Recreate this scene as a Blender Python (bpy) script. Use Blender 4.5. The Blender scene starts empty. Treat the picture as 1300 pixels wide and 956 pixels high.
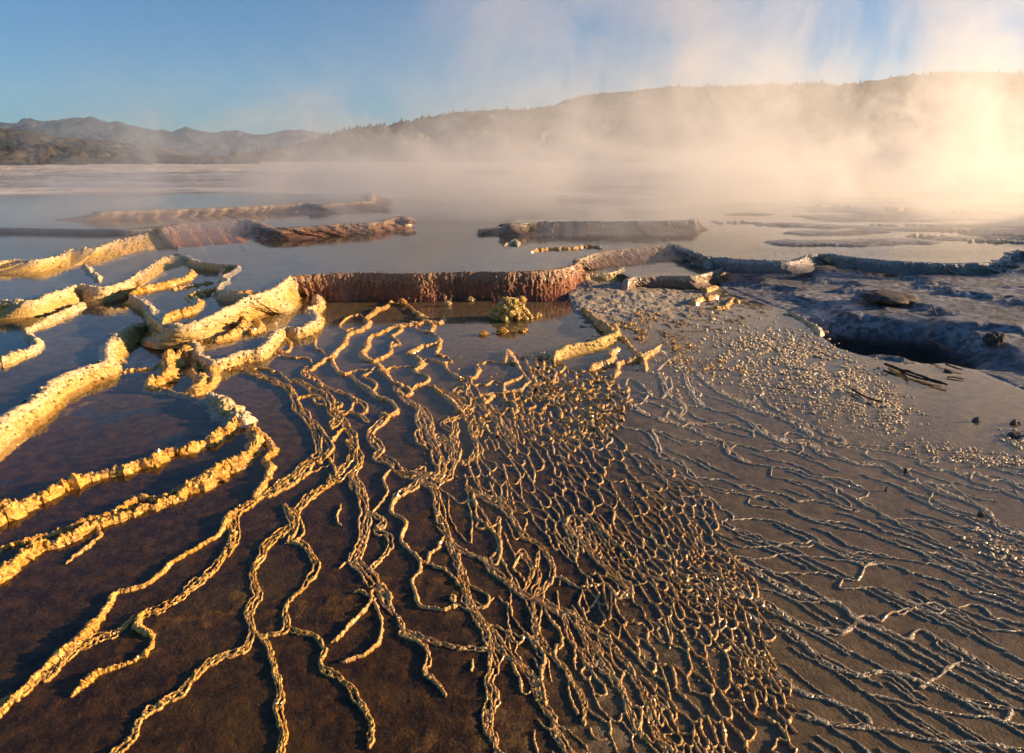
import bpy, math, random
import numpy as np
from mathutils import Vector
from mathutils.geometry import delaunay_2d_cdt

random.seed(7); RNG = np.random.default_rng(7)
sc = bpy.context.scene
col = sc.collection
R = math.radians

# ------------------------------------------------------------------ survey
# The terraces were surveyed from the photograph: a picture point plus the level
# of the pool it lies on gives its place on the ground in metres.
EYE = 2.3; FOC = 867.0; CXP, CYP = 650.0, 478.0
PITCH = math.atan(273.0/867.0)
SP, CP = math.sin(PITCH), math.cos(PITCH)
SUN_AZ, SUN_EL = R(84), R(11)

def gp(px, py, z=0.0):
    px = np.asarray(px, float); py = np.asarray(py, float)
    x = (px-CXP)/FOC; u = -(py-CYP)/FOC
    dy = CP+u*SP; dz = -SP+u*CP
    t = (z-EYE)/np.minimum(dz, -1e-3)
    return x*t, dy*t

# ------------------------------------------------------------------ noise
def _h(ix, iy, iz):
    n = (ix*374761393+iy*668265263+iz*1274126177) & 0xffffffff
    n = ((n ^ (n >> 13))*1274126177) & 0xffffffff
    n = n ^ (n >> 16)
    return (n & 0xffff)/32767.5-1.0

def noise3(x, y, z):
    x = np.asarray(x, float); y = np.asarray(y, float)+0*x; z = np.asarray(z, float)+0*x
    xi = np.floor(x).astype(np.int64); yi = np.floor(y).astype(np.int64); zi = np.floor(z).astype(np.int64)
    fx = x-xi; fy = y-yi; fz = z-zi
    fx = fx*fx*(3-2*fx); fy = fy*fy*(3-2*fy); fz = fz*fz*(3-2*fz)
    r = 0
    for a in (0, 1):
        wa = fx if a else 1-fx
        for b in (0, 1):
            wb = fy if b else 1-fy
            for c in (0, 1):
                wc = fz if c else 1-fz
                r = r+wa*wb*wc*_h(xi+a, yi+b, zi+c)
    return r

def fbm(x, y, z=0.0, o=4, g=0.5):
    s = 0; a = 1.0; f = 1.0; t = 0
    for i in range(o):
        s = s+a*noise3(np.asarray(x)*f+i*17.3, np.asarray(y)*f+i*5.1, np.asarray(z)*f+i*9.7)
        t += a; a *= g; f *= 2.03
    return s/t

def sstep(a, b, x):
    t = np.clip((x-a)/(b-a), 0, 1); return t*t*(3-2*t)

# ------------------------------------------------------------------ meshes
def mesh_obj(name, V, F, mat, parent=None, smooth=True, tris=False):
    V = np.ascontiguousarray(V, np.float32); F = np.ascontiguousarray(F, np.int32)
    k = F.shape[1]
    me = bpy.data.meshes.new(name)
    me.vertices.add(len(V)); me.vertices.foreach_set('co', V.ravel())
    me.loops.add(F.size); me.loops.foreach_set('vertex_index', F.ravel())
    me.polygons.add(len(F))
    me.polygons.foreach_set('loop_start', np.arange(0, F.size, k, dtype=np.int32))
    me.polygons.foreach_set('loop_total', np.full(len(F), k, np.int32))
    me.polygons.foreach_set('use_smooth', np.full(len(F), smooth, bool))
    me.update(calc_edges=True); me.validate()
    me.materials.append(mat)
    o = bpy.data.objects.new(name, me); col.objects.link(o)
    if parent: o.parent = parent
    return o

def tag(o, label=None, cat=None, group=None, kind=None):
    if label: o['label'] = label
    if cat: o['category'] = cat
    if group: o['group'] = group
    if kind: o['kind'] = kind
    return o

def gridf(n, m, close=False, off=0):
    i = np.arange(n-1)[:, None]; j = np.arange(m if close else m-1)[None, :]
    jn = (j+1) % m
    a = i*m+j; b = i*m+jn; c = (i+1)*m+jn; d = (i+1)*m+j
    return np.stack([a, b, c, d], -1).reshape(-1, 4)+off

class Acc:
    def __init__(s): s.V = []; s.F = []; s.n = 0
    def add(s, V, F):
        s.V.append(V); s.F.append(F+s.n); s.n += len(V)
    def build(s, name, mat, parent=None, smooth=True):
        return mesh_obj(name, np.concatenate(s.V), np.concatenate(s.F), mat, parent, smooth)

def centre(o, z=0.0):
    """put the object's origin at the base of its mesh"""
    me = o.data; n = len(me.vertices)
    co = np.empty(n*3, np.float32); me.vertices.foreach_get('co', co); co = co.reshape(-1, 3)
    c = np.array([(co[:, 0].min()+co[:, 0].max())/2, (co[:, 1].min()+co[:, 1].max())/2, z], np.float32)
    me.vertices.foreach_set('co', (co-c).ravel()); me.update()
    o.location = Vector(c.tolist())
    return o

# ------------------------------------------------------------------ curves
def crom(P, step=2.0):
    P = np.asarray(P, float)
    if len(P) == 2:
        n = max(2, int(np.hypot(*(P[1]-P[0])[:2])/step)+1)
        return P[0]+(P[1]-P[0])*np.linspace(0, 1, n)[:, None]
    Q = np.vstack([2*P[0]-P[1], P, 2*P[-1]-P[-2]]); out = []
    for i in range(1, len(Q)-2):
        L = np.hypot(*(Q[i+1]-Q[i])[:2]); n = max(1, int(L/step))
        t = (np.arange(n)/n)[:, None]
        a, b, c, d = Q[i-1], Q[i], Q[i+1], Q[i+2]
        out.append(.5*((2*b)+(c-a)*t+(2*a-5*b+4*c-d)*t*t+(-a+3*b-3*c+d)*t**3))
    out.append(P[-1:])
    return np.vstack(out)

def arclen(P):
    return np.concatenate([[0], np.cumsum(np.hypot(*np.diff(P[:, :2], axis=0).T))])

def resample(P, n):
    s = arclen(P); t = np.linspace(0, s[-1], n)
    return np.stack([np.interp(t, s, P[:, k]) for k in range(P.shape[1])], 1)

def dens(P, step):
    s = arclen(P); return resample(P, max(3, int(s[-1]/step)+1))

_seed = [0]
_rc = np.random.default_rng(11)
def _qs():
    g = np.linspace(-1, 1, 3); V = []; F = []
    idx = {}
    def vid(p):
        if p not in idx: idx[p] = len(V); V.append(p)
        return idx[p]
    for ax in range(3):
        for sg in (-1, 1):
            for i in range(2):
                for j in range(2):
                    q = []
                    for (a, b) in ((g[i], g[j]), (g[i+1], g[j]), (g[i+1], g[j+1]), (g[i], g[j+1])):
                        p = [0, 0, 0]; p[ax] = float(sg); p[(ax+1) % 3] = float(a); p[(ax+2) % 3] = float(b); q.append(vid(tuple(p)))
                    F.append(q if sg > 0 else q[::-1])
    V = np.array(V); V /= np.linalg.norm(V, axis=1)[:, None]
    return V, np.array(F)
_QV, _QF = _qs()
def qblobs(C, r, sq=.8):
    n = len(C)
    V = _QV[None]*r[:, None, None]*(1+.30*_rc.standard_normal((n, len(_QV), 1)).clip(-1.3, 1.3))*np.concatenate([1+.3*_rc.standard_normal((n, 1, 2)).clip(-1, 1), np.full((n, 1, 1), sq)], 2)
    V = V+C[:, None]
    return V.reshape(-1, 3), (_QF[None]+np.arange(n)[:, None, None]*len(_QV)).reshape(-1, 4)
def strand(px, w, z=0.0, h=0.75, wig=1.6, bead=0.55, k=8, lump=0.30, taper=True, wl=9.0, step=1.3, hmax=.07, crumb=.8):
    """one encrusted rim swept along a surveyed line; w = its width in picture units at each point"""
    _seed[0] += 1; sd = _seed[0]*13.7
    P = np.asarray(px, float)
    if P.shape[1] == 2:
        W = np.full(len(P), w) if np.isscalar(w) else np.interp(np.linspace(0, 1, len(P)), np.linspace(0, 1, len(w)), w)
        P = np.column_stack([P, W])
    P = dens(crom(P), step)
    s = arclen(P); n = len(P)
    T = np.gradient(P[:, :2], axis=0); T /= np.maximum(np.hypot(T[:, 0], T[:, 1]), 1e-6)[:, None]
    N = np.stack([-T[:, 1], T[:, 0]], 1)
    cusp = np.abs(noise3(s/wl, sd, 3.3))*2-1
    off = wig*(1.3*fbm(s/(wl*2.2), sd, 0, 2)+0.8*cusp+0.5*noise3(s/3.2, sd, 8.))
    env = np.minimum(1, np.minimum(s, s[-1]-s)/6.0)
    off = off*env
    P[:, :2] += N*off[:, None]
    X, Y = gp(P[:, 0], P[:, 1], z)
    D = np.sqrt(X**2+Y**2+(EYE-z)**2)
    wm = max(3.0, float(np.median(P[:, 2])))
    b = 1+bead*(.7*noise3(s/(wm*1.9), sd, 1.)+.55*noise3(s/(wm*.8), sd, 5.)+.5*noise3(s/(wm*.33), sd, 9.))
    b = np.clip(b, .35, 2.2)
    ww = P[:, 2]*D/FOC*b*.5
    if taper: ww = ww*np.clip(np.minimum(s, s[-1]-s)/5.0+.12, 0, 1)
    C = np.stack([X, Y], 1)
    t2 = np.gradient(C, axis=0); t2 /= np.maximum(np.hypot(t2[:, 0], t2[:, 1]), 1e-7)[:, None]
    n2 = np.stack([-t2[:, 1], t2[:, 0]], 1)
    th = np.linspace(-.35, math.pi+.35, k)
    hh = np.minimum(ww*2*h, hmax)
    lx = (np.cos(th)*(1+.75*(1-np.clip(np.sin(th), 0, 1))**2.2))[None, :]*ww[:, None]
    lz = np.maximum(np.sin(th), 0)[None, :]**1.25*hh[:, None]
    lz = np.where(np.sin(th)[None, :] < 0, -.018-.4*np.minimum(np.median(hh), .03), lz)
    VX = X[:, None]+n2[:, :1]*lx; VY = Y[:, None]+n2[:, 1:]*lx; VZ = z+lz
    fr = 1.6/np.maximum(np.median(ww), .004)
    d = 1+lump*1.3*fbm(VX*fr*.55, VY*fr*.55, VZ*fr*.55+sd, 3, .7)+lump*.7*fbm(VX*fr*2.1, VY*fr*2.1, VZ*fr*2.1+sd, 2, .7)
    VX = X[:, None]+n2[:, :1]*lx*d; VY = Y[:, None]+n2[:, 1:]*lx*d
    VZ = np.where(lz > 0, z+lz*d, VZ)
    V0 = np.stack([VX, VY, VZ], -1).reshape(-1, 3); F0 = gridf(n, k)
    m = int(n*crumb*max(1.0, min(3.0, np.median(P[:, 2])/5)))
    if m < 1: return V0, F0
    i = _rc.integers(0, n, m); u = np.clip(_rc.standard_normal(m)*.62, -1.5, 1.5)
    r = np.maximum(ww[i]*_rc.uniform(.22, .55, m)*(1.35 if np.median(P[:, 2]) < 5 else .75), .0012*D[i]*.55)
    C = np.stack([X[i]+n2[i, 0]*ww[i]*u, Y[i]+n2[i, 1]*ww[i]*u, z+hh[i]*np.clip(1-np.abs(u), 0, 1)*.85], 1)
    V1, F1 = qblobs(C, r)
    return np.concatenate([V0, V1]), np.concatenate([F0, F1+len(V0)])

def ground_pt(px, py, z=0):
    x, y = gp(px, py, z); return float(x), float(y)

def wall(crest, base, z1, z0, lip=.11, amp=.05, fs=9.0, ft=3.0, rows=22, step=.03, over=.012, prof=.6, rag=.01, knob=0.0, spread=.38, scal=.04, match=False):
    """the face of a terrace: crest line at the upper pool, foot line at the lower one"""
    _seed[0] += 1; sd = _seed[0]*7.7
    def lev(P, z):
        P = np.asarray(P, float); z = np.full(len(P), z) if np.isscalar(z) else np.interp(np.linspace(0, 1, len(P)), np.linspace(0, 1, len(z)), z)
        return np.column_stack([P, z])
    if match:                                  # foot line drawn point for point under the crest line
        c0, b0 = lev(crest, z1), lev(base, z0)
        def seg(P, k):
            Q = np.vstack([2*P[0]-P[1], P, 2*P[-1]-P[-2]]); o = []; t = (np.arange(k)/k)[:, None]
            for i in range(1, len(Q)-2):
                a_, p_, q_, d_ = Q[i-1], Q[i], Q[i+1], Q[i+2]
                o.append(.5*((2*p_)+(q_-a_)*t+(2*a_-5*p_+4*q_-d_)*t*t+(-a_+3*p_-3*q_+d_)*t**3))
            return np.vstack(o+[P[-1:]])
        c, b = seg(c0, 24), seg(b0, 24)
    else:
        c = crom(lev(crest, z1)); b = crom(lev(base, z0))
    c = np.stack([*gp(c[:, 0], c[:, 1], c[:, 2]+over), c[:, 2]], 1); b = np.stack([*gp(b[:, 0], b[:, 1], b[:, 2]), b[:, 2]], 1)
    n = int(max(arclen(c)[-1], arclen(b)[-1])/step)+3
    if match:
        sc_ = arclen(c); u_ = np.linspace(0, sc_[-1], n)
        b = np.stack([np.interp(u_, sc_, b[:, q]) for q in range(3)], 1); c = resample(c, n)
    else:
        c = resample(c, n); b = resample(b, n)
    z1 = c[:, 2]; z0 = b[:, 2]; c = c[:, :2]; b = b[:, :2]
    s = arclen(c)
    tg = np.gradient(c, axis=0); w_ = max(1, int(.12/step))
    tg = np.stack([np.convolve(np.pad(tg[:, q], w_, mode='edge'), np.ones(2*w_+1)/(2*w_+1), 'valid') for q in (0, 1)], 1)
    tg /= np.maximum(np.hypot(tg[:, 0], tg[:, 1]), 1e-7)[:, None]
    rn = np.stack([tg[:, 1], -tg[:, 0]], 1)                     # downhill is always on the right hand
    push = np.maximum(0, spread*np.abs(z1-z0)-((b-c)*rn).sum(1))
    b = b+rn*push[:, None]
    sca = scal*(1-np.abs(noise3(s*2.6, sd, 2.2)))*(1-np.abs(noise3(s*6.1, sd, 4.2))*.5)
    c = c+rn*sca[:, None]*.6; b = b+rn*(sca*1.3+scal*.9*noise3(s*3.3, sd, 6.))[:, None]
    hd = b-c
    t = np.linspace(0, 1, rows)
    e = sstep(0, 1, t)**.9
    hx = t**(1/prof) if prof < 1 else t
    X = c[:, :1]+hd[:, :1]*hx[None, :]; Y = c[:, 1:]+hd[:, 1:]*hx[None, :]
    Z = (z1+over)[:, None]+(z0-.06-z1-over)[:, None]*t[None, :]**.9+0*X
    tt = np.gradient(c+b, axis=0); tt /= np.maximum(np.hypot(tt[:, 0], tt[:, 1]), 1e-7)[:, None]
    nn = np.stack([tt[:, 1], -tt[:, 0]], 1)
    H = np.maximum(z1-z0, .05)[:, None]
    ss = s[:, None]+0*t[None, :]; qt = t[None, :]*float(np.median(H)+np.median(np.hypot(*(b-c).T))*.5)+0*s[:, None]
    d = amp*(fbm(ss*fs, qt*ft*1.5, sd, 5, .62)+.5*noise3(ss*fs*.28, sd, qt*2)+.6*np.abs(noise3(ss*fs*2.6, qt*ft*1.4, sd+4))+.45*fbm(ss*fs*4.3, qt*fs*3.1, sd+2, 3, .7))
    if knob: d = d+knob*(1-2*np.abs(fbm(ss*26, qt*22, sd+9, 3, .6)))
    d = d*(np.minimum(1, t*5+.25))[None, :]*np.minimum(1, H/.15)
    X = X+nn[:, :1]*d; Y = Y+nn[:, 1:]*d
    en = np.clip(np.minimum(s, s[-1]-s)/(.05+.004*np.hypot(c[:, 0], c[:, 1])), 0, 1)[:, None]**.6
    Z = (z0-.06)[:, None]+(Z-(z0-.06)[:, None])*en
    # crest unevenness and the lip behind it
    cz = rag*(fbm(s*14, sd, 1., 3)+.5*fbm(s*4, sd, 5., 2))
    Z[:, 0] += cz; Z[:, 1] += cz*.8; Z[:, 2] += cz*.5
    bx = []; 
    for q, (o, dz) in enumerate(((lip*1.0, -.10), (lip*.75, -over-.006), (lip*.35, -over*.3))):
        lw = (1+.35*noise3(s*11, sd, q*3.))
        bx.append(np.stack([X[:, 0]-nn[:, 0]*o*lw, Y[:, 0]-nn[:, 1]*o*lw, (z0-.06)+((z1+over)+dz+(cz*.7 if q else 0*cz)+(.004*noise3(s*40, sd, q) if q else 0)-(z0-.06))*en[:, 0]], -1))
    A = np.stack([X, Y, Z], -1)
    A = np.concatenate([np.stack(bx, 1), A], 1)
    m = int(knob*15*n) if knob else 0
    V0 = A.reshape(-1, 3); F0 = gridf(n, rows+3)
    if not m: return V0, F0, np.zeros(0, int)
    i = _rc.integers(0, n, m); j = np.clip((np.abs(_rc.standard_normal(m))*rows*.42).astype(int)+1, 1, rows-1)
    D = np.hypot(A[i, j, 0], A[i, j, 1]); r = np.maximum(_rc.uniform(.006, .022, m), .0013*D)
    V1, F1 = qblobs(A[i, j], r)
    return np.concatenate([V0, V1]), np.concatenate([F0, F1+len(V0)]), np.repeat(j, len(_QV))

_ico = None
def blobs(C, Rr, sq=.6, amp=.3, sub=1):
    """small lumps at centres C with radii Rr"""
    global _ico
    import bmesh
    bm = bmesh.new(); bmesh.ops.create_icosphere(bm, subdivisions=sub, radius=1)
    v = np.array([p.co[:] for p in bm.verts]); f = np.array([[q.index for q in p.verts] for p in bm.faces]); bm.free()
    C = np.asarray(C, float); Rr = np.asarray(Rr, float)
    n = len(C)
    V = v[None]*Rr[:, None, None]*np.array([1, 1, sq])
    sd = RNG.random(n)*100
    d = 1+amp*fbm(v[None, :, 0]*1.7+sd[:, None], v[None, :, 1]*1.7, v[None, :, 2]*1.7, 2)
    V = V*d[..., None]*(1+.35*RNG.standard_normal((n, 1, 3))*np.array([1, 1, .4])*.6)
    V = V+C[:, None]
    F = f[None]+np.arange(n)[:, None, None]*len(v)
    return V.reshape(-1, 3), F.reshape(-1, 3)

# ------------------------------------------------------------------ materials
def mat_new(name):
    m = bpy.data.materials.new(name); m.use_nodes = True
    nt = m.node_tree; nt.nodes.clear()
    return m, nt
class NB:
    def __init__(s, nt): s.nt = nt
    def n(s, t, **k):
        nd = s.nt.nodes.new(t)
        for a, b in k.items():
            if a == 'inp':
                for i, v in b.items():
                    nd.inputs[i].default_value = v
            else: setattr(nd, a, b)
        return nd
    def l(s, a, b): s.nt.links.new(a, b)
    def noise(s, vec, scale, detail=4, rough=.55, dist=0.0):
        nd = s.n('ShaderNodeTexNoise', inp={'Scale': scale, 'Detail': detail, 'Roughness': rough, 'Distortion': dist})
        if vec is not None: s.l(vec, nd.inputs['Vector'])
        return nd.outputs['Fac']
    def ramp(s, fac, pts):
        r = s.n('ShaderNodeValToRGB'); el = r.color_ramp.elements
        while len(el) < len(pts): el.new(.5)
        for e, (p, c) in zip(el, pts):
            e.position = p; e.color = (*c, 1) if len(c) == 3 else c
        s.l(fac, r.inputs[0]); return r.outputs[0]
    def mix(s, fac, a, b, mode='MIX'):
        m = s.n('ShaderNodeMix', data_type='RGBA', blend_type=mode)
        for sock, v in ((m.inputs[0], fac), (m.inputs[6], a), (m.inputs[7], b)):
            if isinstance(v, (int, float)): sock.default_value = v
            elif isinstance(v, tuple): sock.default_value = (*v, 1) if len(v) == 3 else v
            else: s.l(v, sock)
        return m.outputs[2]
    def math(s, op, a, b=None, clamp=False, c=None):
        m = s.n('ShaderNodeMath', operation=op, use_clamp=clamp)
        for i, v in enumerate((a, b, c)):
            if v is None: continue
            if isinstance(v, (int, float)): m.inputs[i].default_value = v
            else: s.l(v, m.inputs[i])
        return m.outputs[0]
    def rng(s, v, a, b, c=0., d=1., smooth=True):
        m = s.n('ShaderNodeMapRange', interpolation_type='SMOOTHSTEP' if smooth else 'LINEAR')
        s.l(v, m.inputs[0])
        for i, q in enumerate((a, b, c, d)): m.inputs[i+1].default_value = q
        return m.outputs[0]
    def pos(s): return s.n('ShaderNodeNewGeometry').outputs['Position']
    def vmul(s, v, k):
        m = s.n('ShaderNodeVectorMath', operation='MULTIPLY'); s.l(v, m.inputs[0]); m.inputs[1].default_value = k
        return m.outputs[0]
    def sep(s, v):
        m = s.n('ShaderNodeSeparateXYZ'); s.l(v, m.inputs[0]); return m.outputs
    def bump(s, h, strength=.5, dist=.01):
        b = s.n('ShaderNodeBump', inp={'Strength': strength, 'Distance': dist}); s.l(h, b.inputs['Height'])
        return b.outputs[0]
    def out(s, sh, vol=False):
        o = s.n('ShaderNodeOutputMaterial'); s.l(sh, o.inputs['Volume' if vol else 'Surface'])
    def pbsdf(s, colr, rough=.6, normal=None, spec=.4, coat=None):
        p = s.n('ShaderNodeBsdfPrincipled')
        if isinstance(colr, tuple): p.inputs['Base Color'].default_value = (*colr, 1)
        else: s.l(colr, p.inputs['Base Color'])
        if isinstance(rough, (int, float)): p.inputs['Roughness'].default_value = rough
        else: s.l(rough, p.inputs['Roughness'])
        p.inputs['Specular IOR Level'].default_value = spec
        if coat:
            p.inputs['Coat Weight'].default_value = coat; p.inputs['Coat Roughness'].default_value = .12
        if normal is not None:
            s.l(normal, p.inputs['Normal'])
        return p.outputs[0]

def mat_rim(name, cream, gold, dark, wet=.0, scale=1.0, rough=.5, bumpd=.014):
    """calcite crust: pale knobs, microbial colour in the hollows and along the foot"""
    m, nt = mat_new(name); b = NB(nt); p = b.pos()
    n1 = b.noise(p, 34*scale, 5, .6); n2 = b.noise(p, 3.1*scale, 3); n3 = b.noise(p, 140*scale, 3, .6)
    c = b.mix(b.rng(n2, .40, .62), cream, gold)
    c = b.mix(b.rng(n1, .54, .36), c, dark)
    c = b.mix(b.math('MULTIPLY', b.rng(n3, .45, .7), .35), c, tuple(min(.85, q*1.25) for q in cream))
    h = b.math('ADD', b.math('MULTIPLY', n1, 1.0), b.math('MULTIPLY', n3, .5))
    b.out(b.pbsdf(c, rough, b.bump(h, .9, bumpd), .5, wet or None))
    return m
# ------------------------------------------------------------------ palette
def make_bed():
    m, nt = mat_new('bed'); b = NB(nt); p = b.pos()
    at = b.n('ShaderNodeAttribute', attribute_name='zone'); z = b.sep(at.outputs['Vector'])
    n1 = b.noise(p, 9, 6, .65); n2 = b.noise(p, 1.1, 4, .6); n3 = b.noise(p, 60, 4, .6); n4 = b.noise(b.vmul(p, (.12, .5, 1)), 1.0, 6, .6)
    mat = b.mix(b.rng(n1, .38, .66), (.028, .010, .0015), (.125, .056, .008))
    mat = b.mix(b.math('MULTIPLY', b.rng(n2, .5, .68), .55), mat, (.14, .085, .018))
    mat = b.mix(b.math('MULTIPLY', b.rng(n3, .56, .72), .5), mat, (.22, .115, .028))
    tan = b.mix(b.rng(n1, .35, .65), (.155, .114, .064), (.27, .20, .12))
    sub = b.mix(b.rng(n1, .35, .65), (.055, .026, .004), (.15, .082, .015))
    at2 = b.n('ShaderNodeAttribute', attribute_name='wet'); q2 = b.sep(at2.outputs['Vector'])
    mat = b.mix(q2[0], mat, sub)
    c = b.mix(z[0], mat, tan)                       # R: tan silt on the right and in the upper pools
    bank = b.mix(b.rng(n4, .35, .62), (.17, .175, .19), (.36, .36, .37))
    bank = b.mix(b.rng(n1, .58, .42), bank, (.11, .105, .10))
    c = b.mix(z[1], c, bank)                        # G: weathered grey travertine bank
    c = b.mix(q2[1], c, (.022, .018, .013))          # pit's dark water and the shade on its walls, painted into the colour
    pl = b.mix(b.rng(b.noise(b.vmul(p, (.05, .16, 1)), 1.0, 8, .66), .42, .58), (.46, .38, .29), (.82, .73, .58))
    pl = b.mix(b.rng(b.noise(p, .35, 6, .7), .56, .68), pl, (.13, .10, .07))
    c = b.mix(z[2], c, pl)                          # B: far travertine plain
    n5 = b.noise(p, 190, 3, .6); h = b.math('ADD', b.math('MULTIPLY', n1, .7), b.math('ADD', b.math('MULTIPLY', n3, .5), b.math('MULTIPLY', n5, .25)))
    rg_ = b.mix(z[1], (.78,)*3, b.mix(b.rng(n2, .42, .56), (.22,)*3, (.75,)*3))
    b.out(b.pbsdf(c, b.sep(rg_)[0], b.bump(h, .9, .03), .3)); return m

def make_water(name, tint, rough, rip, dist):
    m, nt = mat_new(name); b = NB(nt); p = b.pos()
    r1 = b.noise(b.vmul(p, (1, .8, 1)), rip, 3, .55, .4); r2 = b.noise(p, rip*4.5, 2, .5); r3 = b.noise(b.vmul(p, (.5, 1, 1)), rip*.12, 2, .5)
    h = b.math('ADD', r1, b.math('MULTIPLY', r2, .25)); h = b.math('ADD', h, b.math('MULTIPLY', r3, 2.0))
    nm = b.bump(h, 1.0, dist)
    fr = b.n('ShaderNodeFresnel'); b.l(nm, fr.inputs['Normal'])
    bf = b.n('ShaderNodeNewGeometry').outputs['Backfacing']       # same share of light passes both ways through the sheet
    b.l(b.math('ADD', 1.34, b.math('MULTIPLY', bf, 1/1.34-1.34)), fr.inputs['IOR'])
    t = b.n('ShaderNodeBsdfTransparent', inp={'Color': (*tint, 1)})
    g = b.n('ShaderNodeBsdfGlossy', inp={'Roughness': rough}); b.l(nm, g.inputs['Normal'])
    x = b.n('ShaderNodeMixShader'); b.l(fr.outputs[0], x.inputs[0]); b.l(t.outputs[0], x.inputs[1]); b.l(g.outputs[0], x.inputs[2])
    b.out(x.outputs[0]); return m

def make_wallmat(name, top, mid, low, streak=1.0):
    m, nt = mat_new(name); b = NB(nt); p = b.pos()
    s = b.noise(b.vmul(p, (1, 1, .12)), 17, 5, .62); n = b.noise(p, 30, 5, .65); big = b.noise(b.vmul(p, (1, 1, .3)), 1.5, 3)
    at = b.n('ShaderNodeAttribute', attribute_name='fall')     # 0 at the lip, 1 at the foot: where the mats grow
    f = b.math('ADD', at.outputs['Fac'], b.math('MULTIPLY', b.math('SUBTRACT', s, .5), 1.1*streak))
    c = b.mix(b.rng(f, .10, .42), top, mid); c = b.mix(b.rng(f, .55, .95), c, low)
    c = b.mix(b.rng(n, .50, .30), c, tuple(q*.45 for q in mid))
    c = b.mix(b.math('MULTIPLY', b.rng(big, .55, .7), .5), c, top)
    h = b.math('ADD', s, b.math('MULTIPLY', n, .7))
    b.out(b.pbsdf(c, .5, b.bump(h, 1.0, .025), .45, .15)); return m

M = {}
M['bed'] = make_bed()
M['pale'] = mat_rim('pale_crust', (.70, .56, .36), (.62, .43, .15), (.34, .22, .08), .1)
M['gold'] = mat_rim('golden_crust', (.80, .46, .10), (.70, .35, .03), (.28, .12, .015), .5, 1.1, .34)
M['amber'] = mat_rim('amber_crust', (.84, .50, .16), (.74, .37, .06), (.34, .15, .03), .6, 1.3, .30)
M['silt'] = mat_rim('silty_crust', (.84, .63, .35), (.74, .50, .22), (.44, .28, .12), .7, 1.3, .28)
M['algae'] = mat_rim('algae_crust', (.68, .47, .14), (.50, .34, .06), (.20, .12, .02), .2, 1.0, .5)
M['grey'] = mat_rim('grey_crust', (.40, .38, .36), (.28, .26, .24), (.12, .11, .10), 0, .8, .7)
M['water'] = make_water('shallow_water', (.90, .86, .76), .035, 5.0, .0022)
M['pool'] = make_water('pool_water', (.86, .86, .82), .05, 2.2, .006)
M['rustbrown'] = make_wallmat('rust_brown_face', (.46, .31, .20), (.33, .15, .07), (.18, .09, .045))
M['rust'] = make_wallmat('rust_face', (.34, .20, .11), (.26, .085, .022), (.12, .032, .010))
M['brown'] = make_wallmat('brown_face', (.42, .33, .24), (.24, .15, .085), (.14, .08, .04))
M['greyface'] = make_wallmat('grey_face', (.42, .39, .35), (.22, .19, .16), (.13, .11, .09))
M['paleface'] = make_wallmat('pale_face', (.66, .50, .28), (.56, .36, .10), (.36, .20, .04), 1.0)

def add_wall(name, mat, label=None, cat=None, group=None, kind=None, **k):
    rows = k.get('rows', 22)
    V, F, bj = wall(**k)
    o = mesh_obj(name, V, F, mat)
    n = (len(V)-len(bj))//(rows+3)
    f = np.tile(np.concatenate([np.zeros(3), np.linspace(0, 1, rows)]), n)
    f = np.concatenate([f, bj/rows]).astype(np.float32)
    a = o.data.attributes.new('fall', 'FLOAT', 'POINT'); a.data.foreach_set('value', f)
    centre(o, float(np.min(k['z0'])))
    # position-based shading keeps working: geometry position is in world space
    return tag(o, label, cat, group, kind)

# ------------------------------------------------------------------ pools
LM, L1 = .446, .25
W0 = [(-900, 1500), (-900, 440), (-300, 400), (-100, 372), (745, 372), (790, 362), (880, 361), (925, 366), (1000, 395), (1040, 425), (1062, 441), (1090, 450), (1120, 457), (1150, 462), (1200, 461), (1240, 470), (1300, 495), (1400, 530), (1600, 570), (2200, 600), (2200, 1500)]
WA = [(-200, 745), (0, 655), (35, 638), (85, 612), (160, 595), (240, 565), (290, 545), (303, 536), (298, 525), (268, 508), (240, 500), (210, 495), (190, 490), (213, 462), (232, 458), (250, 437), (234, 426), (206, 417), (190, 425), (160, 455), (120, 480), (87, 497), (60, 516), (27, 549), (0, 570), (-200, 720)]
WB = [(-200, 690), (0, 530), (20, 517), (67, 482), (95, 469), (133, 456), (150, 420), (183, 409), (193, 400), (182, 383), (163, 373), (140, 374), (100, 380), (40, 391), (0, 395), (-200, 425)]
WB2 = [(164, 372), (182, 382), (195, 402), (206, 410), (224, 411), (246, 409), (264, 403), (278, 396), (298, 387), (312, 379), (322, 373), (300, 372), (276, 368), (278, 360), (290, 347), (302, 337), (270, 331), (240, 334), (226, 340), (209, 344), (192, 355), (176, 368)]
S1 = [(206, 414), (246, 411), (264, 405), (278, 398), (298, 389), (312, 381), (330, 376), (350, 369), (366, 360), (404, 362), (402, 375), (404, 384), (392, 391), (402, 399), (396, 409), (382, 415), (362, 415), (352, 419), (346, 426), (338, 435), (330, 441), (318, 443), (300, 447), (276, 457), (262, 456), (250, 448), (249, 438), (235, 427), (212, 419)]
WC = [(-200, 392), (0, 381), (40, 380), (80, 368), (100, 362), (128, 364), (156, 358), (170, 350), (192, 336), (214, 325), (226, 322), (226, 314), (180, 318), (150, 327), (120, 334), (90, 338), (40, 342), (0, 346), (-200, 356)]
WD = [(-200, 338), (0, 331), (48, 330), (80, 322), (120, 315), (140, 308), (160, 302), (190, 291), (150, 289), (0, 289), (-200, 289)]
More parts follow.
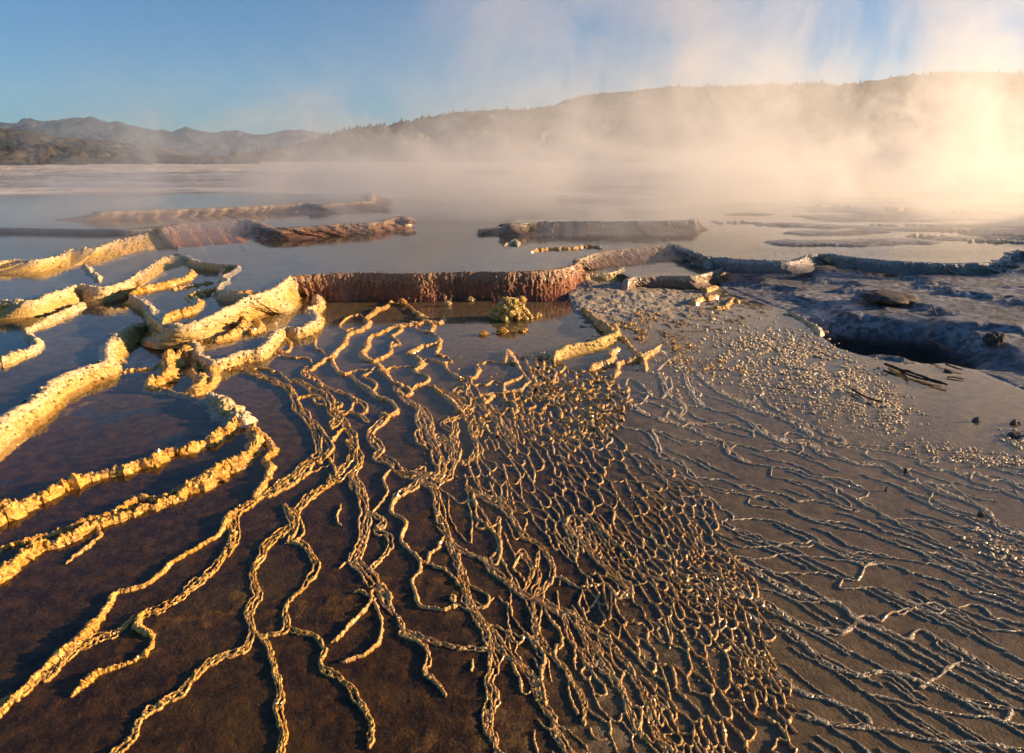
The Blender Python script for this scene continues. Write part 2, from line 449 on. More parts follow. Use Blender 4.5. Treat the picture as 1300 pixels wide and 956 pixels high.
WM = [(226, 322), (250, 332), (302, 337), (290, 347), (278, 360), (278, 369), (314, 372), (330, 371), (350, 364), (364, 352), (372, 350), (400, 348), (430, 347), (460, 346), (520, 347), (560, 346), (600, 345), (640, 345), (690, 343), (718, 339), (728, 335), (726, 331), (740, 327), (760, 320), (780, 317), (820, 313), (855, 311), (866, 313), (882, 321), (900, 326), (960, 330), (1000, 331), (1018, 326), (1045, 323), (1060, 323), (1100, 328), (1140, 331), (1200, 334), (1262, 333), (1279, 322), (1300, 319), (1700, 330), (1700, 258), (-200, 258), (-200, 300), (226, 300)]
W1 = [(735, 347), (760, 346), (790, 347), (800, 353), (840, 351), (880, 350), (905, 345), (920, 338), (900, 326), (870, 326), (850, 332), (790, 336), (742, 340)]
WG = [(800, 398), (850, 392), (905, 384), (915, 374), (905, 364), (880, 360), (800, 362), (780, 372)]
WE = [(-200, 248), (-200, 289), (0, 289), (80, 291), (160, 291), (228, 284), (260, 281), (280, 279), (314, 278), (328, 283), (340, 288), (360, 289), (408, 286), (436, 284), (480, 282), (502, 276), (516, 275), (517, 272), (430, 268), (400, 270), (150, 271), (128, 268), (160, 256), (200, 248)]
WF = [(128, 267), (150, 268), (260, 264), (314, 262), (390, 258), (402, 259), (470, 256), (470, 246), (220, 246), (160, 256)]
WT = [(650, 284), (690, 282), (800, 281), (876, 281), (880, 278), (656, 279)]
POOLS = [(WF, .90, 'far'), (WE, .68, 'p'), (WM, LM, 'p'), (WT, .72, 'p'), (WD, .58, 'p'), (WC, .42, 'p'), (WB2, .33, 'p'), (WB, .20, 'p'), (S1, .12, 'n'), (W1, L1, 'p'), (WA, .05, 'n'), (W0, 0.0, 'n')]

def poly_xy(P, z):
    P = np.asarray(P, float); x, y = gp(P[:, 0], P[:, 1], z); return np.stack([x, y], 1)
def inside(X, Y, P):
    r = np.zeros(X.shape, bool); n = len(P)
    for i in range(n):
        x0, y0 = P[i]; x1, y1 = P[(i+1) % n]
        if y0 == y1: continue
        c = (y0 > Y) != (y1 > Y)
        r ^= c & (X < (x1-x0)*(Y-y0)/(y1-y0)+x0)
    return r

def water_sheet(P, z, kind):
    xy = poly_xy(P, z)
    me = bpy.data.meshes.new('water')
    me.from_pydata([(x, y, z) for x, y in xy], [], [list(range(len(xy)))]); me.update()
    if me.polygons[0].normal.z < 0: me.flip_normals()
    me.materials.append(M['water'] if kind == 'n' else M['pool'])
    o = bpy.data.objects.new('water', me); col.objects.link(o); tag(o, kind='structure')
for P, z, k in POOLS: water_sheet(P, z, k)

# ------------------------------------------------------------------ ground, one sheet to the horizon
def ground():
    na = 1150
    a = np.radians(np.concatenate([np.linspace(-74, -42, 60, endpoint=False), np.linspace(-42, 42, na), np.linspace(42, 74, 61)[1:]]))
    r = np.concatenate([np.geomspace(1.0, 1.6, 30, endpoint=False), np.geomspace(1.6, 15, 640, endpoint=False), np.geomspace(15, 110, 330, endpoint=False), np.geomspace(110, 16000, 90)])
    Rr, A = np.meshgrid(r, a, indexing='ij')
    X = Rr*np.sin(A); Y = Rr*np.cos(A)
    far = sstep(13, 34, Y)
    Z = -.06+far*1.02
    zone = np.zeros((X.size, 3), np.float32)
    near = np.zeros(X.shape, bool)
    lv = np.full(X.shape, np.nan)
    for P, z, k in POOLS[::-1]:
        q = poly_xy(P, z); m = inside(X, Y, q)
        if z > .03:                      # the bed stops short of the rim that holds the pool
            I = np.where(m); pxx, pyy = X[I], Y[I]; dm = np.full(len(pxx), 9.)
            for i in range(len(q)):
                a0, b0 = q[i], q[(i+1) % len(q)]; e_ = b0-a0; L2 = max((e_**2).sum(), 1e-9)
                tt = np.clip(((pxx-a0[0])*e_[0]+(pyy-a0[1])*e_[1])/L2, 0, 1)
                dm = np.minimum(dm, np.hypot(pxx-a0[0]-tt*e_[0], pyy-a0[1]-tt*e_[1]))
            keep = dm > .05+.004*pyy
            m = np.zeros_like(m); m[I[0][keep], I[1][keep]] = True
        lv = np.where(m & (np.isnan(lv) | (z > lv)), z, lv)
    sh = (.02*fbm(X*1.3, Y*1.3, 0, 4)+.012*fbm(X*9, Y*9, 1, 3))
    low = (lv < .02) | np.isnan(lv)
    em = sstep(6.6, 3.6, Y+1.6*fbm(X*.7, Y*.7, 7, 4))*sstep(.42, .12, X/np.maximum(Y, .5))
    Z = np.where(~np.isnan(lv), lv-.045+.6*np.clip(sh, -.05, .05), Z+sh*.5)
    rt_ = sstep(.05, .3, X/np.maximum(Y, .5)+.05*fbm(X, Y, 2, 3))
    shal = (-.013+.007*rt_)+(.006-.003*rt_)*fbm(X*2.2, Y*2.2, 5, 4)+(.003-.002*rt_)*fbm(X*20, Y*20, 6, 3)
    Z = np.where(lv < .02, shal+em*(.0095+.003*fbm(X*22, Y*22, 3, 3)), Z)
    # weathered bank beyond the right hand pool
    B = poly_xy([(925, 366), (908, 352), (925, 340), (960, 333), (1045, 331), (1300, 340), (2200, 350)], .1)
    B = np.concatenate([B, poly_xy([(2200, 600), (1600, 570), (1400, 530), (1300, 495), (1240, 470), (1200, 461), (1150, 462), (1120, 457), (1090, 450), (1062, 441), (1040, 425), (1000, 395)], 0)])
    bank = inside(X, Y, B)
    e = np.asarray(poly_xy([(925, 366), (1000, 395), (1040, 425), (1090, 450), (1150, 462), (1200, 461), (1240, 470), (1300, 495), (1400, 530), (1600, 570)], 0))
    ed = dens(e, .1); dist = np.full(X.shape, 9.)
    idx = np.where(bank)
    if len(idx[0]):
        q = np.stack([X[idx], Y[idx]], 1); dm = np.full(len(q), 9.)
        for i in range(0, len(ed)): dm = np.minimum(dm, np.hypot(q[:, 0]-ed[i, 0], q[:, 1]-ed[i, 1]))
        dist[idx] = dm
    bx, by = X, Y
    zb = .02+.07*np.clip(dist, 0, 4)+.05*fbm(bx*.9, by*1.6, 3, 4)+.012*fbm(bx*7, by*9, 3, 4)
    # low steps following the slope
    st = .085; q = zb/st; fq = np.floor(q); zb = (fq+sstep(.55, 1, q-fq))*st*.75+zb*.25+.008*fbm(bx*14, by*14, 5, 3)
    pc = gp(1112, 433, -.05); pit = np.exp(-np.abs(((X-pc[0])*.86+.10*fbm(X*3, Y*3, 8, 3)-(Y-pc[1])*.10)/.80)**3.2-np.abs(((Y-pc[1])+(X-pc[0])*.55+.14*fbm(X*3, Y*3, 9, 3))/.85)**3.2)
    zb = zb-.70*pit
    Z = np.where(bank, np.where(dist < .08, -.02+(zb+.02)*dist/.08, zb), Z)
    # apron of pale crust below the rust coloured corner
    ap = poly_xy([(742, 362), (765, 352), (800, 364), (850, 392), (885, 420), (850, 450), (800, 455), (784, 430), (760, 405), (738, 388)], .03)
    apm = inside(X, Y, ap); tip = gp(748, 362, .1); dt = np.hypot(X-tip[0], Y-tip[1])
    za = .16*np.exp(-dt/.9)+.05*np.exp(-dt/2.2)-.028+.03*fbm(X*7, Y*7, 2, 4)+.014*np.abs(noise3(X*26, Y*26, 1))
    apm = (~bank) & (dt < 5) & (X > tip[0]-.45-.0*Y) & bool(1); Z = np.where(apm & (low | np.isnan(lv)) & (Y < tip[1]+.4), np.maximum(Z, za), Z)
    # dry shelves standing just clear of the water on the right
    sr = (X > .22*Y) & (Y > 14) & (Y < 36) & (~bank); q = fbm(X*.35, Y*.9, 12, 4)-.9*(1-sstep(.24, .46, X/np.maximum(Y, 1)+.06*fbm(X*.5, Y*.5, 3, 3)))
    sr = sr & (np.nan_to_num(lv, nan=-1) == LM)
    Z = np.where(sr, np.maximum(Z, LM-.03+np.clip(q*.35+.03, 0, .07)+.012*fbm(X*3, Y*3, 3, 3)), Z)
    # swells of the far plain, rising gently to the hills
    lf = sstep(-3, -7, X-(-.2*Y))
    yb = gp(650, 258, LM)[1]
    isf = (Y > yb-.5) | (np.isnan(lv) & (Y > 24))
    pz = (LM+.03+(.90-LM)*np.maximum(sstep(yb, yb+40, Y), .52*sstep(-.26, -.32, X/np.maximum(Y, 1))))+.22*fbm(X*.15, Y*.35, 4, 6, .6)*np.clip((Y-yb)/30, 0, 2)+.04*fbm(X*1.1, Y*1.8, 4, 3)*sstep(yb, yb+8, Y)+np.clip(Rr-140, 0, 1e5)*.0012
    Z = np.where(isf, np.where(np.isnan(lv), pz, Z), Z)
    ter = np.clip(X/np.maximum(Y, 1), -1, 1)
    # colour zones
    g = (bank | ((X > .30*Y+1.0) & (Y > 12.5) & (Y < 34))).astype(np.float32)
    pl = sstep(20, 36, Y)
    tan = np.clip(sstep(.02, .33, (X+.6*fbm(X*.8, Y*.8, 6, 3))/np.maximum(Y, 1)-.02)+sstep(5.2, 9.5, Y), 0, 1)
    zone[:, 0] = tan.ravel(); zone[:, 1] = g.ravel(); zone[:, 2] = (pl*(1-bank)).ravel()
    zone[:, 2] = np.maximum(zone[:, 2], (apm*.45*sstep(3.5, 1.5, dt)*(X > tip[0]-.45)*(Y < tip[1]+.4)*(~bank)).ravel())
    V = np.stack([X, Y, Z], -1).reshape(-1, 3)
    F = gridf(*X.shape)[:, ::-1]
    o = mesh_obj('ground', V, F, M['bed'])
    at = o.data.attributes.new('zone', 'FLOAT_VECTOR', 'POINT'); at.data.foreach_set('vector', zone.ravel())
    wet = np.zeros((X.size, 3), np.float32); wet[:, 0] = (1-sstep(.25, .8, em)).ravel(); wet[:, 1] = (sstep(.12, .5, pit)*bank).ravel()  # second channel marks where the pit's shade is painted
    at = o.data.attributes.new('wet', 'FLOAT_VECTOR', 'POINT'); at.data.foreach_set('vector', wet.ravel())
    tag(o, kind='structure')
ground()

# unseen bank added on the right: keeps the low sun off the near shore
def side_bank():
    n, k = 120, 26
    t = np.linspace(0, 1, n)[:, None]; u = np.linspace(-1, 1, k)[None, :]
    cx = 15.5+t*24; cy = 11.5+t*30
    w = 3.2+2.5*noise3(t*7, 0, 0)
    X = cx+u*w*.93; Y = cy-u*w*.5
    Hh = (2.05+.35*t)*sstep(0, .08, t)*sstep(1, .93, t)
    Z = -.1+Hh*(1-np.abs(u)**2.4)*(1+.12*fbm(t*20, u*2, 1, 3))+.12*fbm(X*1.2, Y*1.2, 2, 4)
    o = mesh_obj('shade_bank', np.stack([X, Y, Z], -1).reshape(-1, 3), gridf(n, k), M['grey'])
    tag(o, kind='structure')
side_bank()
# ------------------------------------------------------------------ great terrace faces
add_wall('terrace_wall', M['rust'], 'long rust red terrace wall with a knobbly sunlit corner holding the main pool', 'terrace wall', 'terrace walls',
    crest=[(364, 352), (372, 350), (400, 348), (430, 347), (460, 346), (520, 347), (560, 346), (600, 345), (640, 345), (690, 343), (716, 340), (730, 335), (735, 331), (730, 327)],
    base=[(366, 366), (376, 370), (402, 372), (430, 372), (460, 372), (520, 373), (560, 376), (600, 380), (640, 381), (690, 383), (722, 381), (746, 372), (757, 358), (757, 342)],
    match=True, z1=LM, z0=0.0, prof=.55, amp=.045, fs=8, ft=2.2, rows=34, step=.018, knob=.03, rag=.02)
add_wall('terrace_wall', M['rustbrown'], 'dark brown stepped terrace wall tapering to a steaming point behind the left pools', 'terrace wall', 'terrace walls',
    crest=[(196, 291), (228, 284), (260, 281), (280, 279), (314, 278), (328, 283), (340, 288), (360, 289), (408, 286), (436, 284), (480, 282), (502, 276), (513, 275), (517, 279)],
    base=[(205, 318), (232, 322), (260, 319), (300, 317), (324, 311), (340, 308), (360, 307), (402, 302), (432, 298), (480, 294), (502, 292), (515, 290), (519, 287), (519, 284)],
    z1=.68, z0=LM, prof=.75, amp=.15, fs=7, ft=5, rows=30, step=.04, rag=.03, lip=.34, knob=.05, scal=.2)
add_wall('terrace_wall', M['brown'], 'low far brown terrace step in thin steam, the most distant on the left', 'terrace wall', 'terrace walls',
    crest=[(120, 268), (140, 268), (200, 266), (260, 264), (290, 263), (314, 262), (350, 260), (390, 258), (402, 260), (440, 257), (468, 255), (472, 250), (470, 244)],
    base=[(116, 271), (140, 272), (200, 272), (260, 272), (290, 272), (320, 271), (350, 272), (390, 272), (408, 272), (440, 271), (478, 267), (486, 258), (484, 250)],
    z1=.90, z0=.68, prof=.6, scal=.3, lip=.5, amp=.12, fs=2.5, ft=2, rows=18, step=.08, rag=.02)
add_wall('terrace_wall', M['brown'], 'broad olive brown block terrace half veiled by steam behind the centre pools', 'terrace wall', 'terrace walls',
    crest=[(632, 284), (660, 283), (690, 281), (760, 281), (820, 281), (870, 280), (879, 280), (882, 277)],
    base=[(640, 292), (665, 298), (690, 301), (760, 301), (820, 301), (868, 302), (884, 299), (889, 291)],
    z1=.72, z0=LM, scal=.22, lip=.4, knob=.03, rag=.03, prof=.5, amp=.08, fs=3.5, ft=2, rows=22, step=.05)
add_wall('terrace_rim', M['brown'], 'low tan spur of crust in the main pool before the veiled block terrace', 'terrace rim', 'terrace rims',
    crest=[(604, 291), (612, 290), (640, 289), (665, 288), (690, 289), (705, 292)], base=[(602, 292), (610, 297), (640, 303), (665, 306), (685, 304), (706, 296)],
    z1=.56, z0=LM, prof=.8, amp=.06, fs=4, rows=14, step=.04)
add_wall('terrace_wall', M['brown'], 'tan layered wall stepping down right of the rust corner under the block terrace', 'terrace wall', 'terrace walls',
    crest=[(726, 331), (742, 326), (760, 320), (780, 317), (820, 313), (850, 311), (861, 311), (870, 315), (886, 322), (902, 327)],
    base=[(737, 339), (750, 341), (780, 340), (810, 338), (842, 335), (862, 333), (884, 330), (900, 331), (912, 333)],
    z1=LM, z0=L1, prof=.7, amp=.08, fs=5, rows=22, step=.03, knob=.02)
add_wall('terrace_wall', M['paleface'], 'small pale lumpy wall directly right of the rust red corner', 'terrace wall', 'terrace walls',
    crest=[(736, 348), (755, 347), (775, 346), (786, 343), (791, 338)], base=[(745, 356), (760, 360), (778, 362), (790, 358), (797, 346)],
    z1=L1, z0=.08, prof=.6, amp=.04, fs=9, rows=18, step=.02, knob=.02)
add_wall('terrace_wall', M['brown'], 'curved brown wall with a sunlit right tip, below the tan layered wall', 'terrace wall', 'terrace walls',
    crest=[(795, 356), (803, 352), (830, 350), (860, 350), (882, 350), (903, 345), (917, 340), (921, 336)],
    base=[(794, 364), (806, 364), (830, 363), (860, 363), (884, 362), (908, 356), (925, 350), (930, 343)],
    z1=L1, z0=.06, prof=.5, amp=.04, fs=8, rows=18, step=.02, knob=.015)
add_wall('terrace_rim', M['greyface'], 'thin dark curved rim holding bright water right of the layered wall', 'terrace rim', 'terrace rims',
    crest=[(848, 308), (884, 320), (900, 325), (930, 328), (960, 330), (1000, 331), (1016, 328), (1024, 323)], base=[(850, 314), (884, 325), (900, 330), (930, 333), (960, 335), (1000, 335), (1020, 331), (1030, 325)],
    z1=LM, z0=[.24, .24, .24, .24, .30, .36, .36], amp=.05, knob=.03, rag=.03, spread=.2, scal=.10, fs=5, rows=10, step=.04)
add_wall('terrace_wall', M['greyface'], 'grey ribbed terrace wall with a rounded right end on the shaded side', 'terrace wall', 'terrace walls',
    crest=[(1024, 323), (1045, 322), (1060, 323), (1100, 328), (1140, 331), (1200, 334), (1240, 334), (1262, 332), (1276, 326), (1279, 319)],
    base=[(1040, 328), (1050, 332), (1065, 335), (1100, 341), (1140, 344), (1200, 346), (1240, 345), (1268, 342), (1284, 334), (1287, 324)],
    z1=LM, z0=.29, prof=.5, amp=.06, fs=7, rows=16, step=.03, knob=.03, rag=.03, spread=.2, scal=.12)
add_wall('terrace_wall', M['greyface'], 'flat grey step running out of the frame at the right edge', 'terrace wall', 'terrace walls',
    crest=[(1279, 319), (1300, 318), (1350, 320), (1700, 330)], base=[(1287, 325), (1300, 324), (1350, 327), (1700, 340)],
    z1=LM, z0=.33, amp=.06, fs=6, rows=12, step=.04, knob=.03, rag=.03, spread=.2, scal=.12)
add_wall('terrace_rim', M['greyface'], 'dark straight rim closing the far left pool beneath the bluish water', 'terrace rim', 'terrace rims',
    crest=[(-200, 289), (0, 289), (60, 290), (110, 291), (160, 291), (198, 290)], base=[(-200, 294), (0, 294), (60, 295), (110, 295), (160, 294), (200, 293)],
    z1=.68, z0=.58, amp=.05, fs=3, rows=10, step=.06)
add_wall('terrace_wall', M['paleface'], 'uppermost cream rim wall on the left, beside the blue pool', 'terrace wall', 'terrace walls',
    crest=[(-200, 338), (-60, 334), (0, 331), (20, 329), (48, 330), (80, 322), (92, 316), (120, 315), (140, 308), (160, 302), (180, 298), (200, 290), (226, 284)],
    base=[(-200, 350), (-60, 349), (0, 346), (40, 342), (70, 340), (90, 338), (105, 336), (120, 334), (150, 327), (180, 320), (205, 317), (225, 318), (240, 322)],
    z1=.58, z0=.42, prof=.9, amp=.06, fs=6, rows=22, step=.025, knob=.03, rag=.03)
add_wall('terrace_wall', M['paleface'], 'broad cream rim wall below the uppermost one on the left, knotted at its right end', 'terrace wall', 'terrace walls',
    crest=[(-200, 392), (-60, 384), (0, 381), (40, 380), (62, 373), (80, 368), (100, 362), (128, 364), (156, 358), (170, 350), (192, 336), (204, 328), (216, 324), (236, 324), (248, 330)],
    base=[(-200, 408), (-60, 399), (0, 396), (40, 392), (70, 387), (100, 381), (120, 379), (140, 376), (163, 374), (178, 369), (194, 355), (209, 344), (226, 341), (245, 338), (256, 334)],
    z1=.42, z0=[.20]*9+[.33]*6, prof=.9, amp=.055, fs=7, rows=26, step=.02, knob=.035, rag=.03)
add_wall('terrace_wall', M['paleface'], 'tallest cream and yellow crusted wall descending to the left edge of the picture', 'terrace wall', 'terrace walls',
    crest=[(-200, 690), (-60, 580), (0, 530), (20, 517), (43, 505), (67, 482), (95, 469), (120, 461), (133, 456), (134, 443), (141, 430), (150, 420), (168, 412), (183, 408), (191, 399), (190, 392)],
    base=[(-200, 745), (-60, 620), (0, 569), (27, 548), (45, 531), (63, 516), (87, 497), (105, 489), (123, 479), (140, 470), (157, 459), (158, 446), (172, 433), (188, 424), (198, 413), (197, 398)],
    z1=.20, z0=.05, prof=.95, amp=.04, fs=9, rows=30, step=.014, knob=.035, rag=.025)
add_wall('terrace_rim', M['paleface'], 'low pale lip bending round the left end of the main pool', 'terrace rim', 'terrace rims',
    crest=[(238, 327), (252, 332), (280, 335), (302, 337), (290, 346), (282, 350), (288, 355), (279, 360), (277, 368), (300, 372), (326, 373)],
    base=[(242, 332), (256, 336), (280, 339), (306, 341), (297, 348), (290, 351), (294, 358), (286, 364), (284, 371), (302, 375), (328, 376)], z1=LM, z0=.33, amp=.02, fs=12, rows=8, step=.02, rag=.02, lip=.09)
add_wall('terrace_rim', M['paleface'], 'short lip dropping between the two cream walls and the bright ridge', 'terrace rim', 'terrace rims',
    crest=[(163, 374), (172, 377), (182, 384), (189, 392), (196, 402), (207, 411)], base=[(160, 380), (169, 384), (177, 391), (183, 399), (190, 409), (203, 417)], z1=.33, z0=.20, amp=.02, fs=12, rows=10, step=.02, rag=.02)
add_wall('terrace_wall', M['algae'], 'short yellowish pool wall in the middle with a bulbous right corner', 'terrace wall', 'terrace walls',
    crest=[(700, 449), (712, 443), (720, 438), (744, 434), (760, 430), (776, 424), (783, 417), (779, 408)], base=[(703, 456), (714, 457), (724, 456), (742, 452), (760, 447), (775, 442), (786, 435), (790, 424)],
    z1=.075, z0=0, prof=.6, amp=.025, fs=14, rows=20, step=.012, knob=.03, rag=.02)

# ------------------------------------------------------------------ rims that can be told apart
def rim(label, pts, w, mat, z=0.0, name='terrace_rim', **k):
    V, F = strand(pts, w, z, **k)
    o = mesh_obj(name, V, F, M[mat], smooth=False); centre(o, z-.05)
    return tag(o, label, 'terrace rim', 'terrace rims')

def ext(P, y=1040):
    """carry a line that leaves the bottom of the picture a little further on"""
    P = [tuple(q) for q in P]; a, b = P[-2], P[-1]
    dx, dy = b[0]-a[0], b[1]-a[1]; L = math.hypot(dx, dy); dx, dy = dx/L, dy/L
    if dy < .25: dy = .25
    k = 0
    while P[-1][1] < y and k < 40:
        j = random.uniform(-.5, .5); P.append((P[-1][0]+(dx+j)*20, P[-1][1]+dy*20)); k += 1
    return P
RK = dict(k=12, lump=.45, bead=.45)
rim('short thick golden rim floating in the left pool, zigzag shaped', [(-60, 480), (0, 464), (20, 455), (48, 443), (42, 430), (34, 423), (60, 411), (100, 392), (108, 385)], [8, 8, 8, 7, 7, 4, 7, 8, 4], 'pale', .20, **RK)
rim('thin white thread rim linking the two cream walls on the left', [(163, 374), (172, 377), (182, 384), (190, 392), (195, 402)], [3, 3, 4, 8, 14], 'pale', .28, **RK)
rim('stubby white crusts crossing the upper left pool', [(104, 338), (110, 342), (115, 350), (122, 352), (126, 358)], [4, 6, 4, 9, 6], 'pale', .42, **RK)
rim('yellow finger rim curving up from the second cream wall', [(165, 373), (186, 370), (210, 364), (225, 360), (234, 357), (244, 351), (247, 345)], [4, 6, 8, 8, 8, 9, 5], 'gold', .33, **RK)
rim('zigzag golden rim between the cream walls and the main pool', [(302, 336), (290, 345), (282, 349), (288, 354), (278, 359), (276, 366), (262, 372), (246, 376), (241, 380), (250, 387), (244, 394), (224, 400), (206, 410)], [5, 6, 4, 6, 5, 4, 6, 9, 7, 9, 8, 9, 8], 'gold', .33, **RK)
rim('dark hairline rim left of the zigzag golden rim', [(216, 368), (240, 364), (256, 362), (272, 359)], 3, 'amber', .33, **RK)
rim('dark hairline rim under the left end of the main pool', [(278, 369), (298, 373), (308, 372), (322, 371)], 3, 'amber', .44, **RK)
add_wall('terrace_wall', M['paleface'], 'bright golden crusted ridge climbing to the left end of the rust wall', 'terrace wall', 'terrace walls',
    crest=[(204, 410), (224, 411), (246, 408), (262, 402), (278, 395), (298, 385), (312, 377), (330, 371), (350, 364), (363, 353), (372, 350)],
    base=[(203, 415), (224, 417), (248, 414), (267, 409), (284, 405), (303, 399), (318, 391), (338, 386), (358, 376), (372, 367), (380, 366)],
    z1=[.28, .33, .33, .34, .36, .38, .42, LM, LM, LM, LM], z0=[.10]+[.12]*10, prof=.8, amp=.05, fs=10, rows=24, step=.014, knob=.04, rag=.03)
add_wall('terrace_wall', M['paleface'], 'golden crusted ledge beneath the bright ridge, edging the small blue pools', 'terrace wall', 'terrace walls',
    crest=[(210, 419), (235, 427), (249, 438), (250, 448), (262, 456), (276, 457), (300, 447), (318, 443), (330, 441), (338, 435), (346, 426), (352, 419), (362, 415), (382, 415), (396, 409), (402, 399), (392, 391), (404, 384), (402, 375), (404, 360)],
    base=[(207, 426), (230, 435), (240, 446), (243, 457), (260, 467), (278, 468), (304, 459), (322, 454), (336, 452), (346, 446), (354, 437), (360, 429), (368, 424), (386, 424), (404, 418), (412, 405), (402, 397), (412, 390), (412, 378), (414, 368)],
    z1=.12, z0=[.03]*6+[0]*14, prof=.8, amp=.045, fs=12, rows=20, step=.012, knob=.035, rag=.025)
rim('mossy yellow ledge in front of the bright crusted ridge', [(386, 369), (372, 374), (358, 378), (346, 381), (334, 386), (324, 395), (319, 404)], [6, 8, 12, 16, 14, 9, 6], 'algae', .12, hmax=.14, k=14, lump=.5)
rim('hooked golden rim below the bright crusted ridge', [(277, 398), (280, 404), (278, 410), (270, 414), (254, 418), (262, 423), (270, 430)], [4, 7, 8, 10, 9, 3, 4], 'gold', .12, **RK)
rim('tall crusted rim bending like an elbow left of the braided rims', [(208, 418), (222, 422), (235, 426), (248, 432), (251, 438), (243, 447), (230, 456), (212, 463), (216, 472), (205, 481), (190, 489), (192, 494), (210, 496), (230, 500), (248, 503)], [3, 3, 4, 7, 12, 12, 12, 11, 11, 12, 10, 7, 4, 3, 4], 'gold', .03, hmax=.12, k=14, lump=.5, bead=.4)
rim('dark hairline rim running from the tall cream wall to the elbow rim', [(157, 473), (175, 471), (190, 468), (206, 463)], 3, 'amber', .05, **RK)
rim('golden rim sweeping from the small pools to the bright ridge', [(252, 434), (268, 434), (290, 430), (308, 424), (324, 423), (332, 418), (332, 411), (322, 405)], [3, 5, 7, 9, 7, 5, 5, 4], 'gold', .12, **RK)
rim('fat yellow crust lump beside the bright ridge', [(304, 401), (309, 406), (311, 414), (304, 419), (298, 422)], [8, 13, 15, 14, 7], 'gold', .12, hmax=.10, k=14, lump=.5)
rim('looped golden rim left of the small round pool', [(265, 426), (270, 436), (269, 444), (273, 453), (262, 456), (250, 466), (246, 474), (250, 480), (260, 484), (253, 494), (248, 502)], [8, 11, 11, 9, 8, 9, 9, 8, 11, 13, 10], 'gold', 0, **RK)
rim('golden rim closing the right side of the small round pool', [(272, 455), (270, 462), (266, 470), (272, 482), (266, 491), (256, 497)], [6, 7, 8, 11, 10, 6], 'gold', 0, **RK)
rim('long golden rim running from the knot out past the left edge', [(300, 534), (292, 543), (280, 552), (258, 562), (240, 567), (222, 572), (200, 581), (180, 588), (160, 596), (140, 600), (120, 603), (100, 609), (85, 614), (60, 627), (35, 639), (0, 656), (-80, 700), (-180, 752)], [8, 9, 9, 8, 7, 8, 9, 8, 9, 7, 7, 9, 9, 8, 9, 10, 10, 10], 'gold', .02, hmax=.08, k=14, lump=.55, bead=.5, wig=2.2)
rim('knotted white and gold crust where two long rims part', [(262, 505), (272, 511), (282, 518), (292, 526), (303, 535), (314, 543)], [7, 15, 18, 20, 17, 8], 'pale', 0, hmax=.09, k=18, lump=.6, bead=.3)
rim('second long golden rim sweeping below the first towards the lower left', [(312, 541), (324, 549), (328, 560), (316, 578), (302, 588), (286, 598), (264, 610), (246, 620), (228, 630), (206, 640), (184, 648), (160, 655), (130, 664), (105, 676), (75, 688), (43, 699), (20, 716), (0, 732), (-90, 800)], [8, 12, 14, 15, 14, 14, 14, 13, 11, 8, 8, 7, 9, 11, 10, 12, 9, 12, 12], 'gold', 0, hmax=.07, k=16, lump=.6, bead=.45, wig=2.4)
rim('fine golden twin line above the second long rim', [(255, 612), (225, 621), (203, 633), (178, 632), (160, 643), (133, 656), (108, 662), (83, 671), (40, 686), (0, 698), (-60, 730)], [3, 4, 5, 6, 6, 7, 5, 4, 5, 4, 4], 'gold', 0, **RK)
rim('short golden spur hanging below the second long rim', [(118, 664), (125, 672), (126, 682), (112, 692), (98, 704), (84, 716)], [5, 4, 4, 3, 3, 2], 'amber', 0, **RK)
rim('stepped golden trickle rim right of the knotted crust', [(316, 544), (330, 552), (342, 562), (347, 575), (337, 586), (345, 593), (340, 604), (333, 618), (322, 634)], [5, 5, 6, 6, 6, 6, 6, 6, 4], 'gold', 0, **RK)
rim('slender single rim falling diagonally through the dark lower left', [(302, 646), (290, 656), (283, 670), (267, 685), (240, 700), (217, 717), (200, 731), (183, 743), (166, 748), (147, 754), (138, 768), (130, 780), (112, 800), (93, 817), (76, 832), (60, 846), (44, 862), (20, 885), (-10, 915)], [7, 6, 5, 4, 4, 4, 4, 4, 4, 4, 5, 6, 8, 9, 8, 6, 5, 5, 5], 'gold', 0, hmax=.03, **RK)
rim('S shaped golden rim alone near the bottom left', [(187, 775), (176, 788), (173, 797), (188, 805), (193, 815), (185, 830), (172, 838), (160, 843), (140, 849), (123, 855), (110, 867), (90, 885)], [6, 6, 8, 6, 4, 5, 4, 4, 4, 5, 5, 4], 'gold', 0, **RK)
rim('thin crusted lip along the right side of the small central pool', [(738, 391), (748, 399), (760, 409), (770, 417), (778, 424)], [4, 5, 5, 7, 9], 'gold', .05, **RK)
rim('crusted rim trailing right from the bulbous pool corner', [(786, 428), (796, 438), (804, 448), (812, 455), (816, 461), (820, 472)], [6, 5, 5, 7, 6, 6], 'gold', 0, **RK)
rim('dark edged rim strung between crusts below the short pool wall', [(746, 469), (766, 465), (776, 460), (777, 451), (788, 443)], [5, 7, 8, 7, 6], 'amber', 0, **RK)
rim('beaded rim strung to the right below the bulbous corner', [(780, 480), (785, 466), (800, 461), (812, 458), (830, 450), (840, 437)], [5, 6, 7, 7, 5, 5], 'amber', 0, **RK)
rim('sunlit lip of the small upper pool beside the algae channel', [(888, 366), (897, 369), (905, 366), (912, 364)], 5, 'gold', .06, hmax=.04, **RK)
rim('crooked lit rim below the small upper pool', [(874, 383), (882, 385), (892, 380), (904, 380), (913, 375)], [6, 6, 5, 6, 4], 'gold', .04, hmax=.04, **RK)
rim('lit crust heap at the brink of the dark pit channel', [(902, 394), (914, 393), (924, 389), (932, 383), (938, 387)], [5, 7, 7, 7, 4], 'gold', .0, hmax=.05, k=14, lump=.5)
rim('golden lip of the shallow sheet above the dark pit', [(1000, 396), (1012, 402), (1024, 410), (1036, 418), (1041, 427)], [4, 5, 7, 8, 5], 'pale', 0, hmax=.04, **RK)
